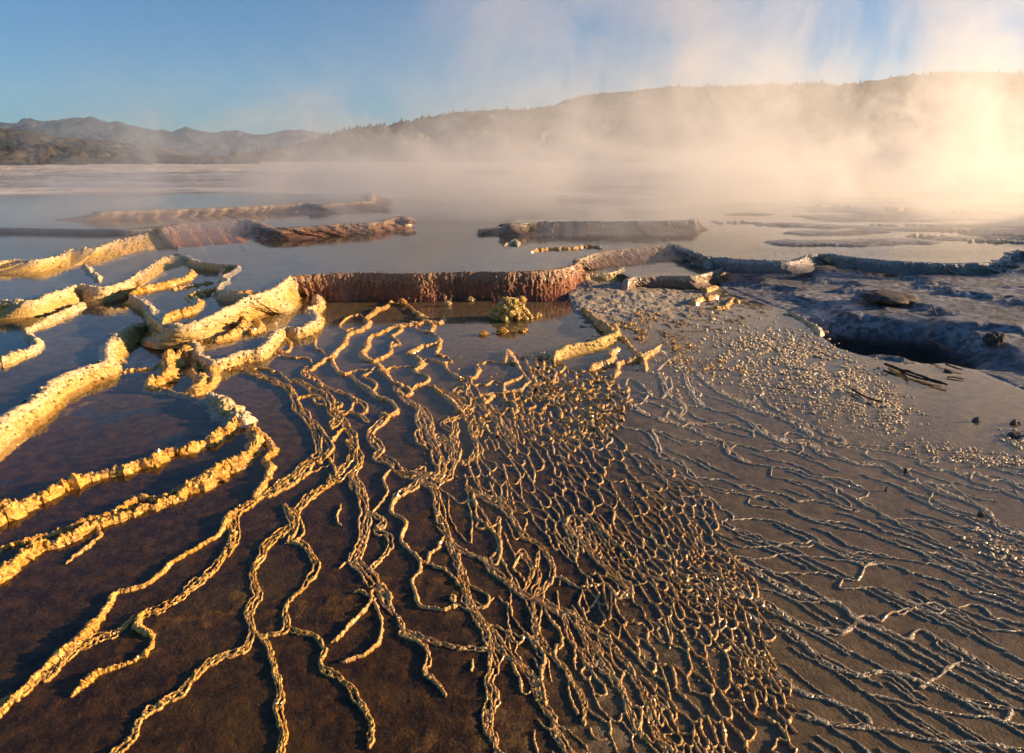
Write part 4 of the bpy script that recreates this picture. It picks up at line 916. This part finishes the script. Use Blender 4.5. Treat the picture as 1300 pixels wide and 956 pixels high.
def ripples(poly, n):
    A = Acc(); rg = random.Random(44); xs = [p[0] for p in poly]; ys = [p[1] for p in poly]; k = 0; occ = []
    while k < n:
        x = rg.uniform(min(xs), max(xs)); y = rg.uniform(min(ys), max(ys))
        if not pip(x, y, poly) or float(noise3(x/60., y/40., 9.1)) < -.35: continue
        if any(abs(x-a_) < 26 and abs(y-c_) < 5 for a_, c_ in occ): continue
        occ.append((x, y)); P = [(x, y)]; L = rg.uniform(40, 170)*(.5+(y-450)/420.)
        m = max(4, int(L/9))
        for q in range(m):
            sl = .72*(y-AY)/(x-AX)+.28*float(noise3(x/38., y/20., 5.5)); d = math.hypot(1, sl)
            x += 9/d; y += 9*sl/d; P.append((x, y))
            if q % 5 == 0: occ.append((x, y))
        A.add(*strand(P, rg.uniform(.6, 1.2), wig=1.5, bead=.7, hmax=.004, h=.4, crumb=.5, wl=7)); k += 1
    return A
rt = [(800, 480), (900, 500), (1000, 545), (1150, 580), (1300, 585), (1400, 640), (1400, 990), (1040, 990), (1000, 866), (960, 740), (900, 630), (800, 560)]
o = ripples(rt, 130).build('ripple_rims', M['silt'], smooth=False); tag(o, 'hair fine ripple rims closely packed over the misty sheet on the right', 'rim network', None, 'stuff')

# ------------------------------------------------------------------ nodules
def scatter(name, mat, label, spec, zlift=0.0, thin=-.02):
    C = []; Rr = []
    for (cx, cy, sx, sy, rot, n, r0, r1) in spec:
        for _ in range(n):
            a, b = RNG.standard_normal(2); a *= sx; b *= sy
            px = cx+a*math.cos(rot)-b*math.sin(rot); py = cy+a*math.sin(rot)+b*math.cos(rot)
            if float(fbm(px/16., py/9., 3.7, 3)) < .04*random.random()+thin: continue
            x, y = gp(px, py, 0); d = math.hypot(x, y)
            C.append((x, y, zlift+.002)); Rr.append(random.uniform(r0, r1)*random.uniform(.5, 1)*d/FOC)
    V, F = blobs(C, Rr, .7)
    o = mesh_obj(name, V, F, M[mat]); return tag(o, label, 'nodules', None, 'stuff')
scatter('nodules', 'silt', 'thousands of glittering crust nodules on the shallow sheet at centre right', [
    (1040, 470, 42, 16, .45, 1500, 1.0, 3.0), (1090, 500, 30, 14, .5, 1700, 1.0, 2.4), (1120, 520, 22, 9, .5, 420, 1.2, 2.6), (960, 440, 40, 14, .35, 360, 1.5, 3.4), (1010, 455, 30, 12, .4, 450, 1.4, 3.4), (940, 470, 40, 12, .35, 260, 1.5, 3.0), (1000, 500, 50, 14, .5, 420, 1.1, 2.4),
    (860, 470, 25, 22, .3, 110, 1.5, 3.2), (1240, 580, 40, 5, .15, 240, 1.2, 2.8), (1180, 570, 60, 6, .15, 160, 1.0, 2.2), (1270, 700, 26, 10, .6, 130, 1.5, 3.6), (1290, 560, 10, 8, 0, 60, 1.5, 3)], 0, -.22)
scatter('nodules', 'gold', 'crust nodules strewn over the pale apron right of the rust corner', [
    (800, 400, 30, 12, .7, 420, 1.0, 2.8), (770, 375, 18, 7, .6, 260, 1.0, 2.6), (830, 430, 30, 12, .5, 320, 1.0, 2.8), (880, 450, 30, 12, .5, 160, 1.0, 2.8)], .02, .03)
scatter('nodules', 'gold', 'knobbly crust bits caught in the tangle below the central pool', [
    (720, 500, 30, 20, .3, 160, 1.2, 3.0), (650, 520, 30, 16, .3, 80, 1.2, 2.8), (700, 550, 40, 16, .4, 120, 1.0, 2.0), (600, 510, 25, 18, .3, 40, 1.2, 2.4), (556, 585, 22, 22, .3, 90, 1.0, 2.2)])
scatter('nodules', 'amber', 'wet crust beads among the fine rims of the fan', [
    (740, 620, 60, 26, .6, 160, .7, 1.5), (840, 720, 60, 34, .9, 200, .8, 1.8), (930, 830, 26, 36, -.4, 220, 1.0, 2.4), (900, 780, 30, 40, -.5, 160, 1.0, 2.2), (830, 650, 60, 16, .5, 90, .8, 1.4)])

def knob(label, px, py, w, mat='algae', z=0.0, group='crust knobs in the pools', flat=.75, n=9):
    x0, y0 = gp(px, py, z); d = math.hypot(x0, y0); r = w*.5*d/FOC
    m_ = n*9; g_ = RNG.standard_normal((m_, 2))*.42; rr_ = np.hypot(*g_.T)
    C = np.stack([x0+g_[:, 0]*r, y0+g_[:, 1]*r*.8, z+r*flat*.85*np.clip(1-rr_**2*.9, 0, 1)*RNG.uniform(.3, 1, m_)], 1)
    C = np.concatenate([C, [[x0, y0, z]]])
    V, F = qblobs(C, np.concatenate([r*RNG.uniform(.10, .30, m_)*(1-.3*rr_.clip(0, 1.5)), [r*.75]]), flat)
    o = mesh_obj('mineral_mound', V, F, M[mat], smooth=False); centre(o, z-.02)
    return tag(o, label, 'mineral mound', group)
knob('big mossy yellow knob cluster below the middle of the rust wall', 648, 402, 50, 'algae', .02, n=26, flat=.95)
knob('small yellow knob right of the big mossy cluster, touching it', 662, 380, 13, 'gold', .03)
knob('cream knob with a round top left of the big mossy cluster', 568, 386, 12, 'pale', .02)
knob('small cream knob nearest the foot of the rust wall', 597, 380, 10, 'pale', .02)
knob('tallest golden knob where crusts meet under the left part of the rust wall', 511, 384, 14, 'gold', .03)
knob('golden knob at the upper end of the crusted ledge under the rust wall', 408, 360, 15, 'gold', .05)
knob('pale knob pile left of the faint small pool, under the mossy cluster', 613, 424, 13, 'gold', .01)
knob('pale knob pile straight below the mossy cluster', 638, 422, 17, 'gold', .01, n=14)
knob('golden knob at the upper end of the short pool wall', 664, 420, 12, 'gold', .01)
knob('pale cracked knob left of the short pool wall', 690, 453, 17, 'pale', .01, n=12)
knob('golden knob on the dark thread rim below the pale piles', 652, 462, 11, 'gold', 0)
knob('rounded pale knob at the left foot of the curved brown wall', 801, 361, 13, 'pale', .09, n=8)
knob('sunlit knob at the left end of the grey ribbed wall', 1052, 329, 11, 'pale', .36, n=8)

# ------------------------------------------------------------------ driftwood and stones
mw, nt = mat_new('dead_wood'); b = NB(nt); p = b.pos(); n1 = b.noise(b.vmul(p, (1, 4, 1)), 25, 5, .6)
b.out(b.pbsdf(b.mix(b.rng(n1, .35, .65), (.020, .013, .010), (.085, .055, .038)), .75, b.bump(n1, .8, .006), .3)); M['wood'] = mw
mr, nt = mat_new('dark_stone'); b = NB(nt); p = b.pos(); n1 = b.noise(p, 14, 6, .65)
b.out(b.pbsdf(b.mix(b.rng(n1, .35, .65), (.035, .030, .028), (.14, .115, .095)), .8, b.bump(n1, .9, .02), .3)); M['stone'] = mr
def stick(label, pts, w, z0=.012, name='branch', twigs=()):
    A = Acc()
    for (P, ww) in [(pts, w)]+list(twigs):
        P = dens(crom(np.asarray(P, float)), 1.2); s = arclen(P); n = len(P)
        X, Y = gp(P[:, 0], P[:, 1], z0); D = np.hypot(X, Y); sd = random.random()*90
        r = ww*.5*np.median(D)/FOC*(1-.35*s/s[-1])*(1+.22*noise3(s/3.5, sd, 0)); r[0] *= .5; r[-1] *= .3
        X = X+.25*r*noise3(s/6, sd, 3); Z = z0+r*.7+.3*r*noise3(s/8, sd, 7)
        C = np.stack([X, Y, Z], 1); T = np.gradient(C, axis=0); T /= np.linalg.norm(T, axis=1)[:, None]
        U = np.cross(T, [0, 0, 1]); U /= np.linalg.norm(U, axis=1)[:, None]; W = np.cross(U, T)
        th = np.linspace(0, 2*math.pi, 9)[:-1]
        rr = r[:, None]*(1+.18*fbm(s[:, None]/2, np.cos(th)[None]*1.5+sd, np.sin(th)[None]*1.5, 2))
        V = C[:, None]+U[:, None]*(np.cos(th)[None]*rr)[..., None]+W[:, None]*(np.sin(th)[None]*rr)[..., None]
        A.add(V.reshape(-1, 3), gridf(n, 8, True))
    o = A.build(name, M['wood']); centre(o, z0)
    return tag(o, label, 'branch', 'fallen branches')
stick('longer upper branch of the pair lying side by side above the pit edge', [(1123, 463), (1140, 469), (1160, 475), (1180, 482), (1203, 489)], 3.4, .03, twigs=[([(1172, 479), (1178, 476)], 1.4)])
stick('lower branch of the side by side pair, forked at its left end', [(1128, 464), (1143, 471), (1154, 477), (1176, 483), (1196, 488)], 3.0, twigs=[([(1143, 472), (1152, 481), (1153, 485)], 1.8)])
stick('single dark stick lying among the glittering nodules', [(1081, 495), (1090, 500), (1102, 506), (1112, 509), (1121, 511)], 2.8, .025)
stick('small stick stranded on the grey bank right of the pit', [(1175, 432), (1188, 437), (1198, 442), (1208, 446)], 2.6, .12)
stick('short twig beyond the branch pair at the bank edge', [(1200, 463), (1210, 467), (1222, 470)], 2.4, .02)
stick('thin short twig just below the bank edge twig', [(1202, 479), (1212, 480), (1224, 482)], 1.8, .006)
stick('upright pale splinter standing on the grey bank', [(1184, 391), (1187, 396), (1189, 400)], 2.4, .22)
st = stick('dark stub of wood standing in the fan near the bottom', [(774, 752), (775, 764), (774, 778), (772, 788)], 6, .01)
stick('hair thin twig on the nodules left of the single stick', [(986, 493), (996, 494), (1004, 492)], 1.6, .01)
def stone(label, px, py, w, h, z=0.0, mat='stone', name='stone'):
    x, y = gp(px, py+h*.5, z); d = math.hypot(x, y); r = w*.5*d/FOC; hh = h*d/FOC
    V, F = blobs([(x, y+r*.5, z)], [r], hh/r*.9, .35, 4)
    q = fbm(V[:, 0]*3/r*.5, V[:, 1]*3/r*.5, V[:, 2]*3/r*.5, 4); V = V+(V-np.array([x, y+r*.5, z]))*(.22*q)[:, None]
    o = mesh_obj(name, V, F, M[mat]); centre(o, z-.02); return tag(o, label, name.replace('_', ' '), 'loose stones')
stone('dark rounded boulder on the grey bank near the right edge', 1265, 427, 17, 9, .14)
stone('small dark pebble in the shallow water right of the branches', 1241, 533, 8, 5)
stone('small dark pebble nearest the right frame edge', 1290, 536, 8, 5)
stone('dark pebble below the single bright braid on the right', 1246, 652, 7, 6)
stone('blue grey flat pebble between the two bank twigs', 1206, 471, 10, 3)
stone('tiny black pebble upright in the shallow sheet', 1150, 597, 4, 6)
stone('tiny dark pebble left of the upright one', 1125, 620, 3, 6)
stone('wide low mound of dark mud on the shaded grey shelf', 1134, 377, 50, 7, .2, name='mud_mound')
stone('brown gravelly heap in the water at the right edge', 1296, 554, 22, 4, 0, name='gravel_heap')
# ------------------------------------------------------------------ hills
def hill(name, prof, D, near, far, mat, rug, seed, n=520, m=110, zb=-3, sub=1.0):
    P = np.asarray(prof, float)
    px = np.linspace(P[0, 0], P[-1, 0], n); py = np.interp(px, P[:, 0], P[:, 1])
    x = (px-CXP)/FOC; u = -(py-CYP)/FOC
    dy = CP+u*SP; dz = -SP+u*CP
    az = np.arctan2(x, dy); tanel = dz/np.hypot(x, dy)
    t = np.linspace(0, 1, m)[None, :]
    q = np.where(t < .62, t/.62, 1-(t-.62)/.38)
    dist = near+(far-near)*t
    k = .62
    Dr = near+(far-near)*k
    Hr = EYE+tanel*Dr
    shape = sstep(0, 1, q)*.55+q*.45
    X = np.sin(az)[:, None]*dist; Y = np.cos(az)[:, None]*dist
    sc_ = 1/(D*.055)
    r = 1-2*np.abs(fbm(X*sc_, Y*sc_, seed, 6, .55))
    ridge = (r-.5)*rug*(q*(1-q)*4)
    fine = fbm(X*sc_*7, Y*sc_*7, seed, 4)*rug*.10*np.minimum(1, q*3)
    Z = zb+(Hr[:, None]-zb)*shape+ridge+fine*np.where(np.abs(t-k) < .02, .3, 1)
    Z[:, 0] = zb-5; Z[:, -1] = zb-20
    V = np.stack([X, Y, Z], -1)
    o = mesh_obj(name, V.reshape(-1, 3), gridf(n, m), mat); tag(o, kind='structure')
    return V
def mat_hill(name, a, c, d, s1, s2):
    m, nt = mat_new(name); b = NB(nt); p = b.pos()
    n1 = b.noise(p, s1, 6, .62); n2 = b.noise(p, s2, 5, .65)
    col_ = b.mix(b.rng(n1, .45, .56), a, c); col_ = b.mix(b.rng(n2, .50, .60), col_, d)
    b.out(b.pbsdf(col_, .95, b.bump(n2, 1.0, 1/s2*.2), .1)); return m
M['mount'] = mat_hill('mountain_rock', (.035, .045, .055), (.055, .06, .065), (.02, .028, .03), .0016, .008)
M['grass'] = mat_hill('grassy_hill', (.045, .042, .034), (.11, .085, .05), (.03, .034, .026), .003, .02)
M['wooded'] = mat_hill('wooded_hill', (.045, .055, .028), (.07, .07, .035), (.15, .12, .065), .006, .015)
hill('mountain_range', [(-700, 150), (-400, 172), (-200, 160), (-60, 168), (0, 155), (20, 158), (38, 151), (60, 156), (85, 153), (115, 149), (140, 156), (170, 160), (200, 166), (218, 172), (235, 164), (250, 168), (265, 172), (300, 168), (320, 174), (345, 172), (370, 167), (400, 170), (420, 174), (440, 168), (460, 165), (490, 170), (520, 168), (560, 175), (700, 180), (1000, 190)], 7000, 5200, 8500, M['mount'], 150, 3.3)
hill('hill', [(-700, 150), (-200, 158), (0, 163), (30, 167), (80, 176), (150, 182), (200, 189), (240, 197), (275, 204), (330, 208), (420, 209)], 2800, 1700, 3600, M['grass'], 34, 8.1)
hill('hill', [(-700, 185), (-200, 188), (0, 192), (60, 190), (130, 198), (200, 203), (270, 208), (330, 210)], 1000, 170, 1500, M['grass'], 14, 5.5)
HV = hill('hill', [(296, 217), (330, 210), (380, 194), (420, 180), (440, 173), (470, 169), (500, 166), (530, 156), (570, 150), (600, 147), (650, 144), (700, 138), (740, 126), (800, 120), (850, 114), (900, 113), (960, 112), (1000, 110), (1050, 110), (1100, 107), (1150, 100), (1200, 97), (1240, 97), (1300, 99), (1400, 100), (1600, 90), (2000, 85)], 1700, 900, 2100, M['wooded'], 50, 1.1)

mt, nt = mat_new('conifer'); b = NB(nt); p = b.pos()
b.out(b.pbsdf(b.mix(b.rng(b.noise(p, .05, 3), .4, .6), (.018, .032, .016), (.045, .055, .022)), .9, None, .1)); M['tree'] = mt
def tree_mesh(h, rr, seed):
    """ragged conifer crown: stacked skirts of boughs"""
    rg = random.Random(seed); V = []; F = []
    k = 7; T = 4
    for t in range(T):
        z0 = h*(.12+.22*t); z1 = min(h, z0+h*.36); r = rr*(1-.2*t)*rg.uniform(.8, 1.1); a0 = rg.random()*6
        base = len(V)
        for i in range(k):
            a = a0+i*2*math.pi/k; q = r*(1 if i % 2 else .62)*rg.uniform(.8, 1.15)
            V.append((q*math.cos(a), q*math.sin(a), z0+rg.uniform(-.03, .03)*h))
        V.append((0, 0, z1)); 
        for i in range(k): F.append((base+i, base+(i+1) % k, base+k))
    return np.array(V), np.array(F)
def forest():
    protos = [tree_mesh(1.0, .20+.04*i, i) for i in range(5)]
    n, m = HV.shape[:2]; A = Acc()
    cand = 0; Vs = []; Fs = []; tot = 0
    nn = 9000
    I = RNG.random(nn)*(n-2); J = (.20+.46*RNG.random(nn))*(m-1)
    J[:2600] = (.62+.02*RNG.standard_normal(2600))*(m-1)
    i0 = I.astype(int); j0 = J.astype(int)
    P = HV[i0, j0]+(HV[i0+1, j0]-HV[i0, j0])*(I-i0)[:, None]
    jf = (J-j0)[:, None]; P = P+(HV[i0, np.minimum(j0+1, m-1)]-HV[i0, j0])*jf
    d = fbm(P[:, 0]*.006, P[:, 1]*.006, 4, 4)
    keep = (d > -.12) | (RNG.random(nn) < .12)
    for q in np.where(keep)[0]:
        h = random.uniform(5, 10); v, f = protos[q % 5]
        Vs.append(v*h+P[q]-np.array([0, 0, 1.0])); Fs.append(f+tot); tot += len(v)
    o = mesh_obj('forest', np.concatenate(Vs), np.concatenate(Fs), M['tree'], smooth=False)
    tag(o, 'far conifer wood covering the hill on the right and its skyline', 'forest', None, 'stuff')
forest()

# ------------------------------------------------------------------ steam and haze
def steam(name, lo, hi, dens_, scale, lo_t, hi_t, fall, label, seed=0.0, lean=(0, 0), edge=.12, detail=5, rough=.6, dist=.6, aniso=.35, colr=(1, 1, 1), ybias=None, foot=0.02, stretch=(1, 1, 1), hull=None):
    import bmesh
    m, nt = mat_new(name+'_vapour'); b = NB(nt)
    g = b.n('ShaderNodeTexCoord').outputs['Generated']; s = b.sep(g)
    p = b.pos()
    off = b.n('ShaderNodeVectorMath', operation='ADD'); b.l(b.vmul(p, stretch), off.inputs[0]); off.inputs[1].default_value = (seed*3.1, seed*1.7, seed)
    nn = b.noise(off.outputs[0], scale, detail, rough, dist)
    z = s[2]
    hf = b.math('POWER', b.math('SUBTRACT', 1.0, z, True), fall)
    # thinner, more broken with height
    th = b.math('SUBTRACT', nn, b.math('MULTIPLY', b.math('POWER', z, .8), .10))
    d = b.rng(th, lo_t, hi_t)
    d = b.math('MULTIPLY', d, hf)
    for c, (e0, e1) in ((0, (edge, edge)), (1, (edge, edge))):
        d = b.math('MULTIPLY', d, b.rng(s[c], 0, e0)); d = b.math('MULTIPLY', d, b.rng(s[c], 1, 1-e1))
    d = b.math('MULTIPLY', d, b.rng(z, 0, foot)); d = b.math('MULTIPLY', d, b.rng(z, 1, .85))
    d = b.math('MULTIPLY', d, dens_)
    v = b.n('ShaderNodeVolumePrincipled', inp={'Color': (*colr, 1), 'Anisotropy': aniso}); b.l(d, v.inputs['Density'])
    b.out(v.outputs[0], True)
    lx, ly, lz = lo; hx, hy, hz = hi
    # the cloud's hull: a box sheared by the wind
    bx = [(lx, ly, 0), (hx, ly, 0), (hx, hy, 0), (lx, hy, 0)]
    V = [(x, y, lz) for x, y, _ in bx]+[(x+lean[0], y+lean[1], hz) for x, y, _ in bx]
    F = [(3, 2, 1, 0), (4, 5, 6, 7), (0, 1, 5, 4), (1, 2, 6, 5), (2, 3, 7, 6), (3, 0, 4, 7)]
    me = bpy.data.meshes.new(name); me.from_pydata(V, [], F); me.update(); me.materials.append(m)
    o = bpy.data.objects.new(name, me); col.objects.link(o)
    return tag(o, label, 'steam', None, 'stuff')
STEAM = True
if STEAM:
    steam('steam', (-20, 12.5, .46), (25, 60, 8.0), .38, .17, .42, .64, 2.2, 'low steam drifting over the main pool and the middle terraces', 1.0, foot=.01, stretch=(1, 1, 1.3), edge=.22, aniso=.45, rough=.66, dist=.9)
    steam('steam_plume', (-14, 46, .9), (74, 110, 46), .052, .05, .455, .60, .6, 'tall pale steam columns rising in the centre and bleaching the sky on the right', 4.0, stretch=(1, 1, .85), edge=.16, aniso=.28, rough=.66, detail=7, dist=1.2)
    steam('steam_plume', (19, 40, .5), (52, 60, 8.5), .42, .30, .50, .56, .6, 'dense golden backlit steam billowing at the right edge', 7.0, foot=.01, detail=6, dist=1.0, aniso=.2)
def haze():
    lo = (-9000, -600, -40); hi = (9000, 9500, 900)
    V = [(x, y, z) for z in (lo[2], hi[2]) for x, y in ((lo[0], lo[1]), (hi[0], lo[1]), (hi[0], hi[1]), (lo[0], hi[1]))]
    F = [(3, 2, 1, 0), (4, 5, 6, 7), (0, 1, 5, 4), (1, 2, 6, 5), (2, 3, 7, 6), (3, 0, 4, 7)]
    m, nt = mat_new('air'); b = NB(nt)
    v = b.n('ShaderNodeVolumePrincipled', inp={'Color': (.50, .72, 1, 1), 'Density': .00005, 'Anisotropy': .2}); b.out(v.outputs[0], True)
    me = bpy.data.meshes.new('haze'); me.from_pydata(V, [], F); me.update(); me.materials.append(m)
    o = bpy.data.objects.new('haze', me); col.objects.link(o); tag(o, kind='stuff')
HAZE = True
if HAZE: haze()

# ------------------------------------------------------------------ light, camera
w = bpy.data.worlds.new('World'); sc.world = w; w.use_nodes = True
nt = w.node_tree; nt.nodes.clear(); b = NB(nt)
sky = b.n('ShaderNodeTexSky', sky_type='NISHITA', sun_disc=False, sun_elevation=SUN_EL, sun_rotation=SUN_AZ, altitude=200, air_density=1.0, dust_density=.3, ozone_density=4.0)
bg = b.n('ShaderNodeBackground', inp={'Strength': .05}); b.l(b.mix(1.0, sky.outputs[0], (.44, .80, 1.02), 'MULTIPLY'), bg.inputs[0])
wo = b.n('ShaderNodeOutputWorld'); b.l(bg.outputs[0], wo.inputs[0])
L = bpy.data.lights.new('sun', 'SUN'); L.energy = 5.0; L.angle = R(.5); L.color = (1, .67, .36)
lo_ = bpy.data.objects.new('sun', L); col.objects.link(lo_)
sd = Vector((math.sin(SUN_AZ)*math.cos(SUN_EL), math.cos(SUN_AZ)*math.cos(SUN_EL), math.sin(SUN_EL)))
lo_.rotation_euler = sd.to_track_quat('Z', 'Y').to_euler()
cam = bpy.data.cameras.new('camera'); co = bpy.data.objects.new('camera', cam); col.objects.link(co)
cam.lens = FOC/1300*36; cam.sensor_width = 36; cam.clip_end = 40000; cam.clip_start = .05
co.location = (0, 0, EYE); co.rotation_euler = (math.pi/2-PITCH, 0, 0)
sc.camera = co
sc.view_settings.view_transform = 'Standard'; sc.view_settings.look = 'None'; sc.view_settings.exposure = 1.5; sc.view_settings.gamma = 1
sc.render.engine = 'CYCLES'
cy = sc.cycles
cy.use_denoising = True
try: cy.denoiser = 'OPENIMAGEDENOISE'
except Exception: pass
cy.max_bounces = 6; cy.diffuse_bounces = 2; cy.glossy_bounces = 3; cy.transmission_bounces = 2; cy.transparent_max_bounces = 12; cy.volume_bounces = 1
cy.volume_step_rate = .5; cy.volume_max_steps = 400
cy.sample_clamp_indirect = 6; cy.sample_clamp_direct = 0
cy.use_adaptive_sampling = True; cy.adaptive_threshold = .02
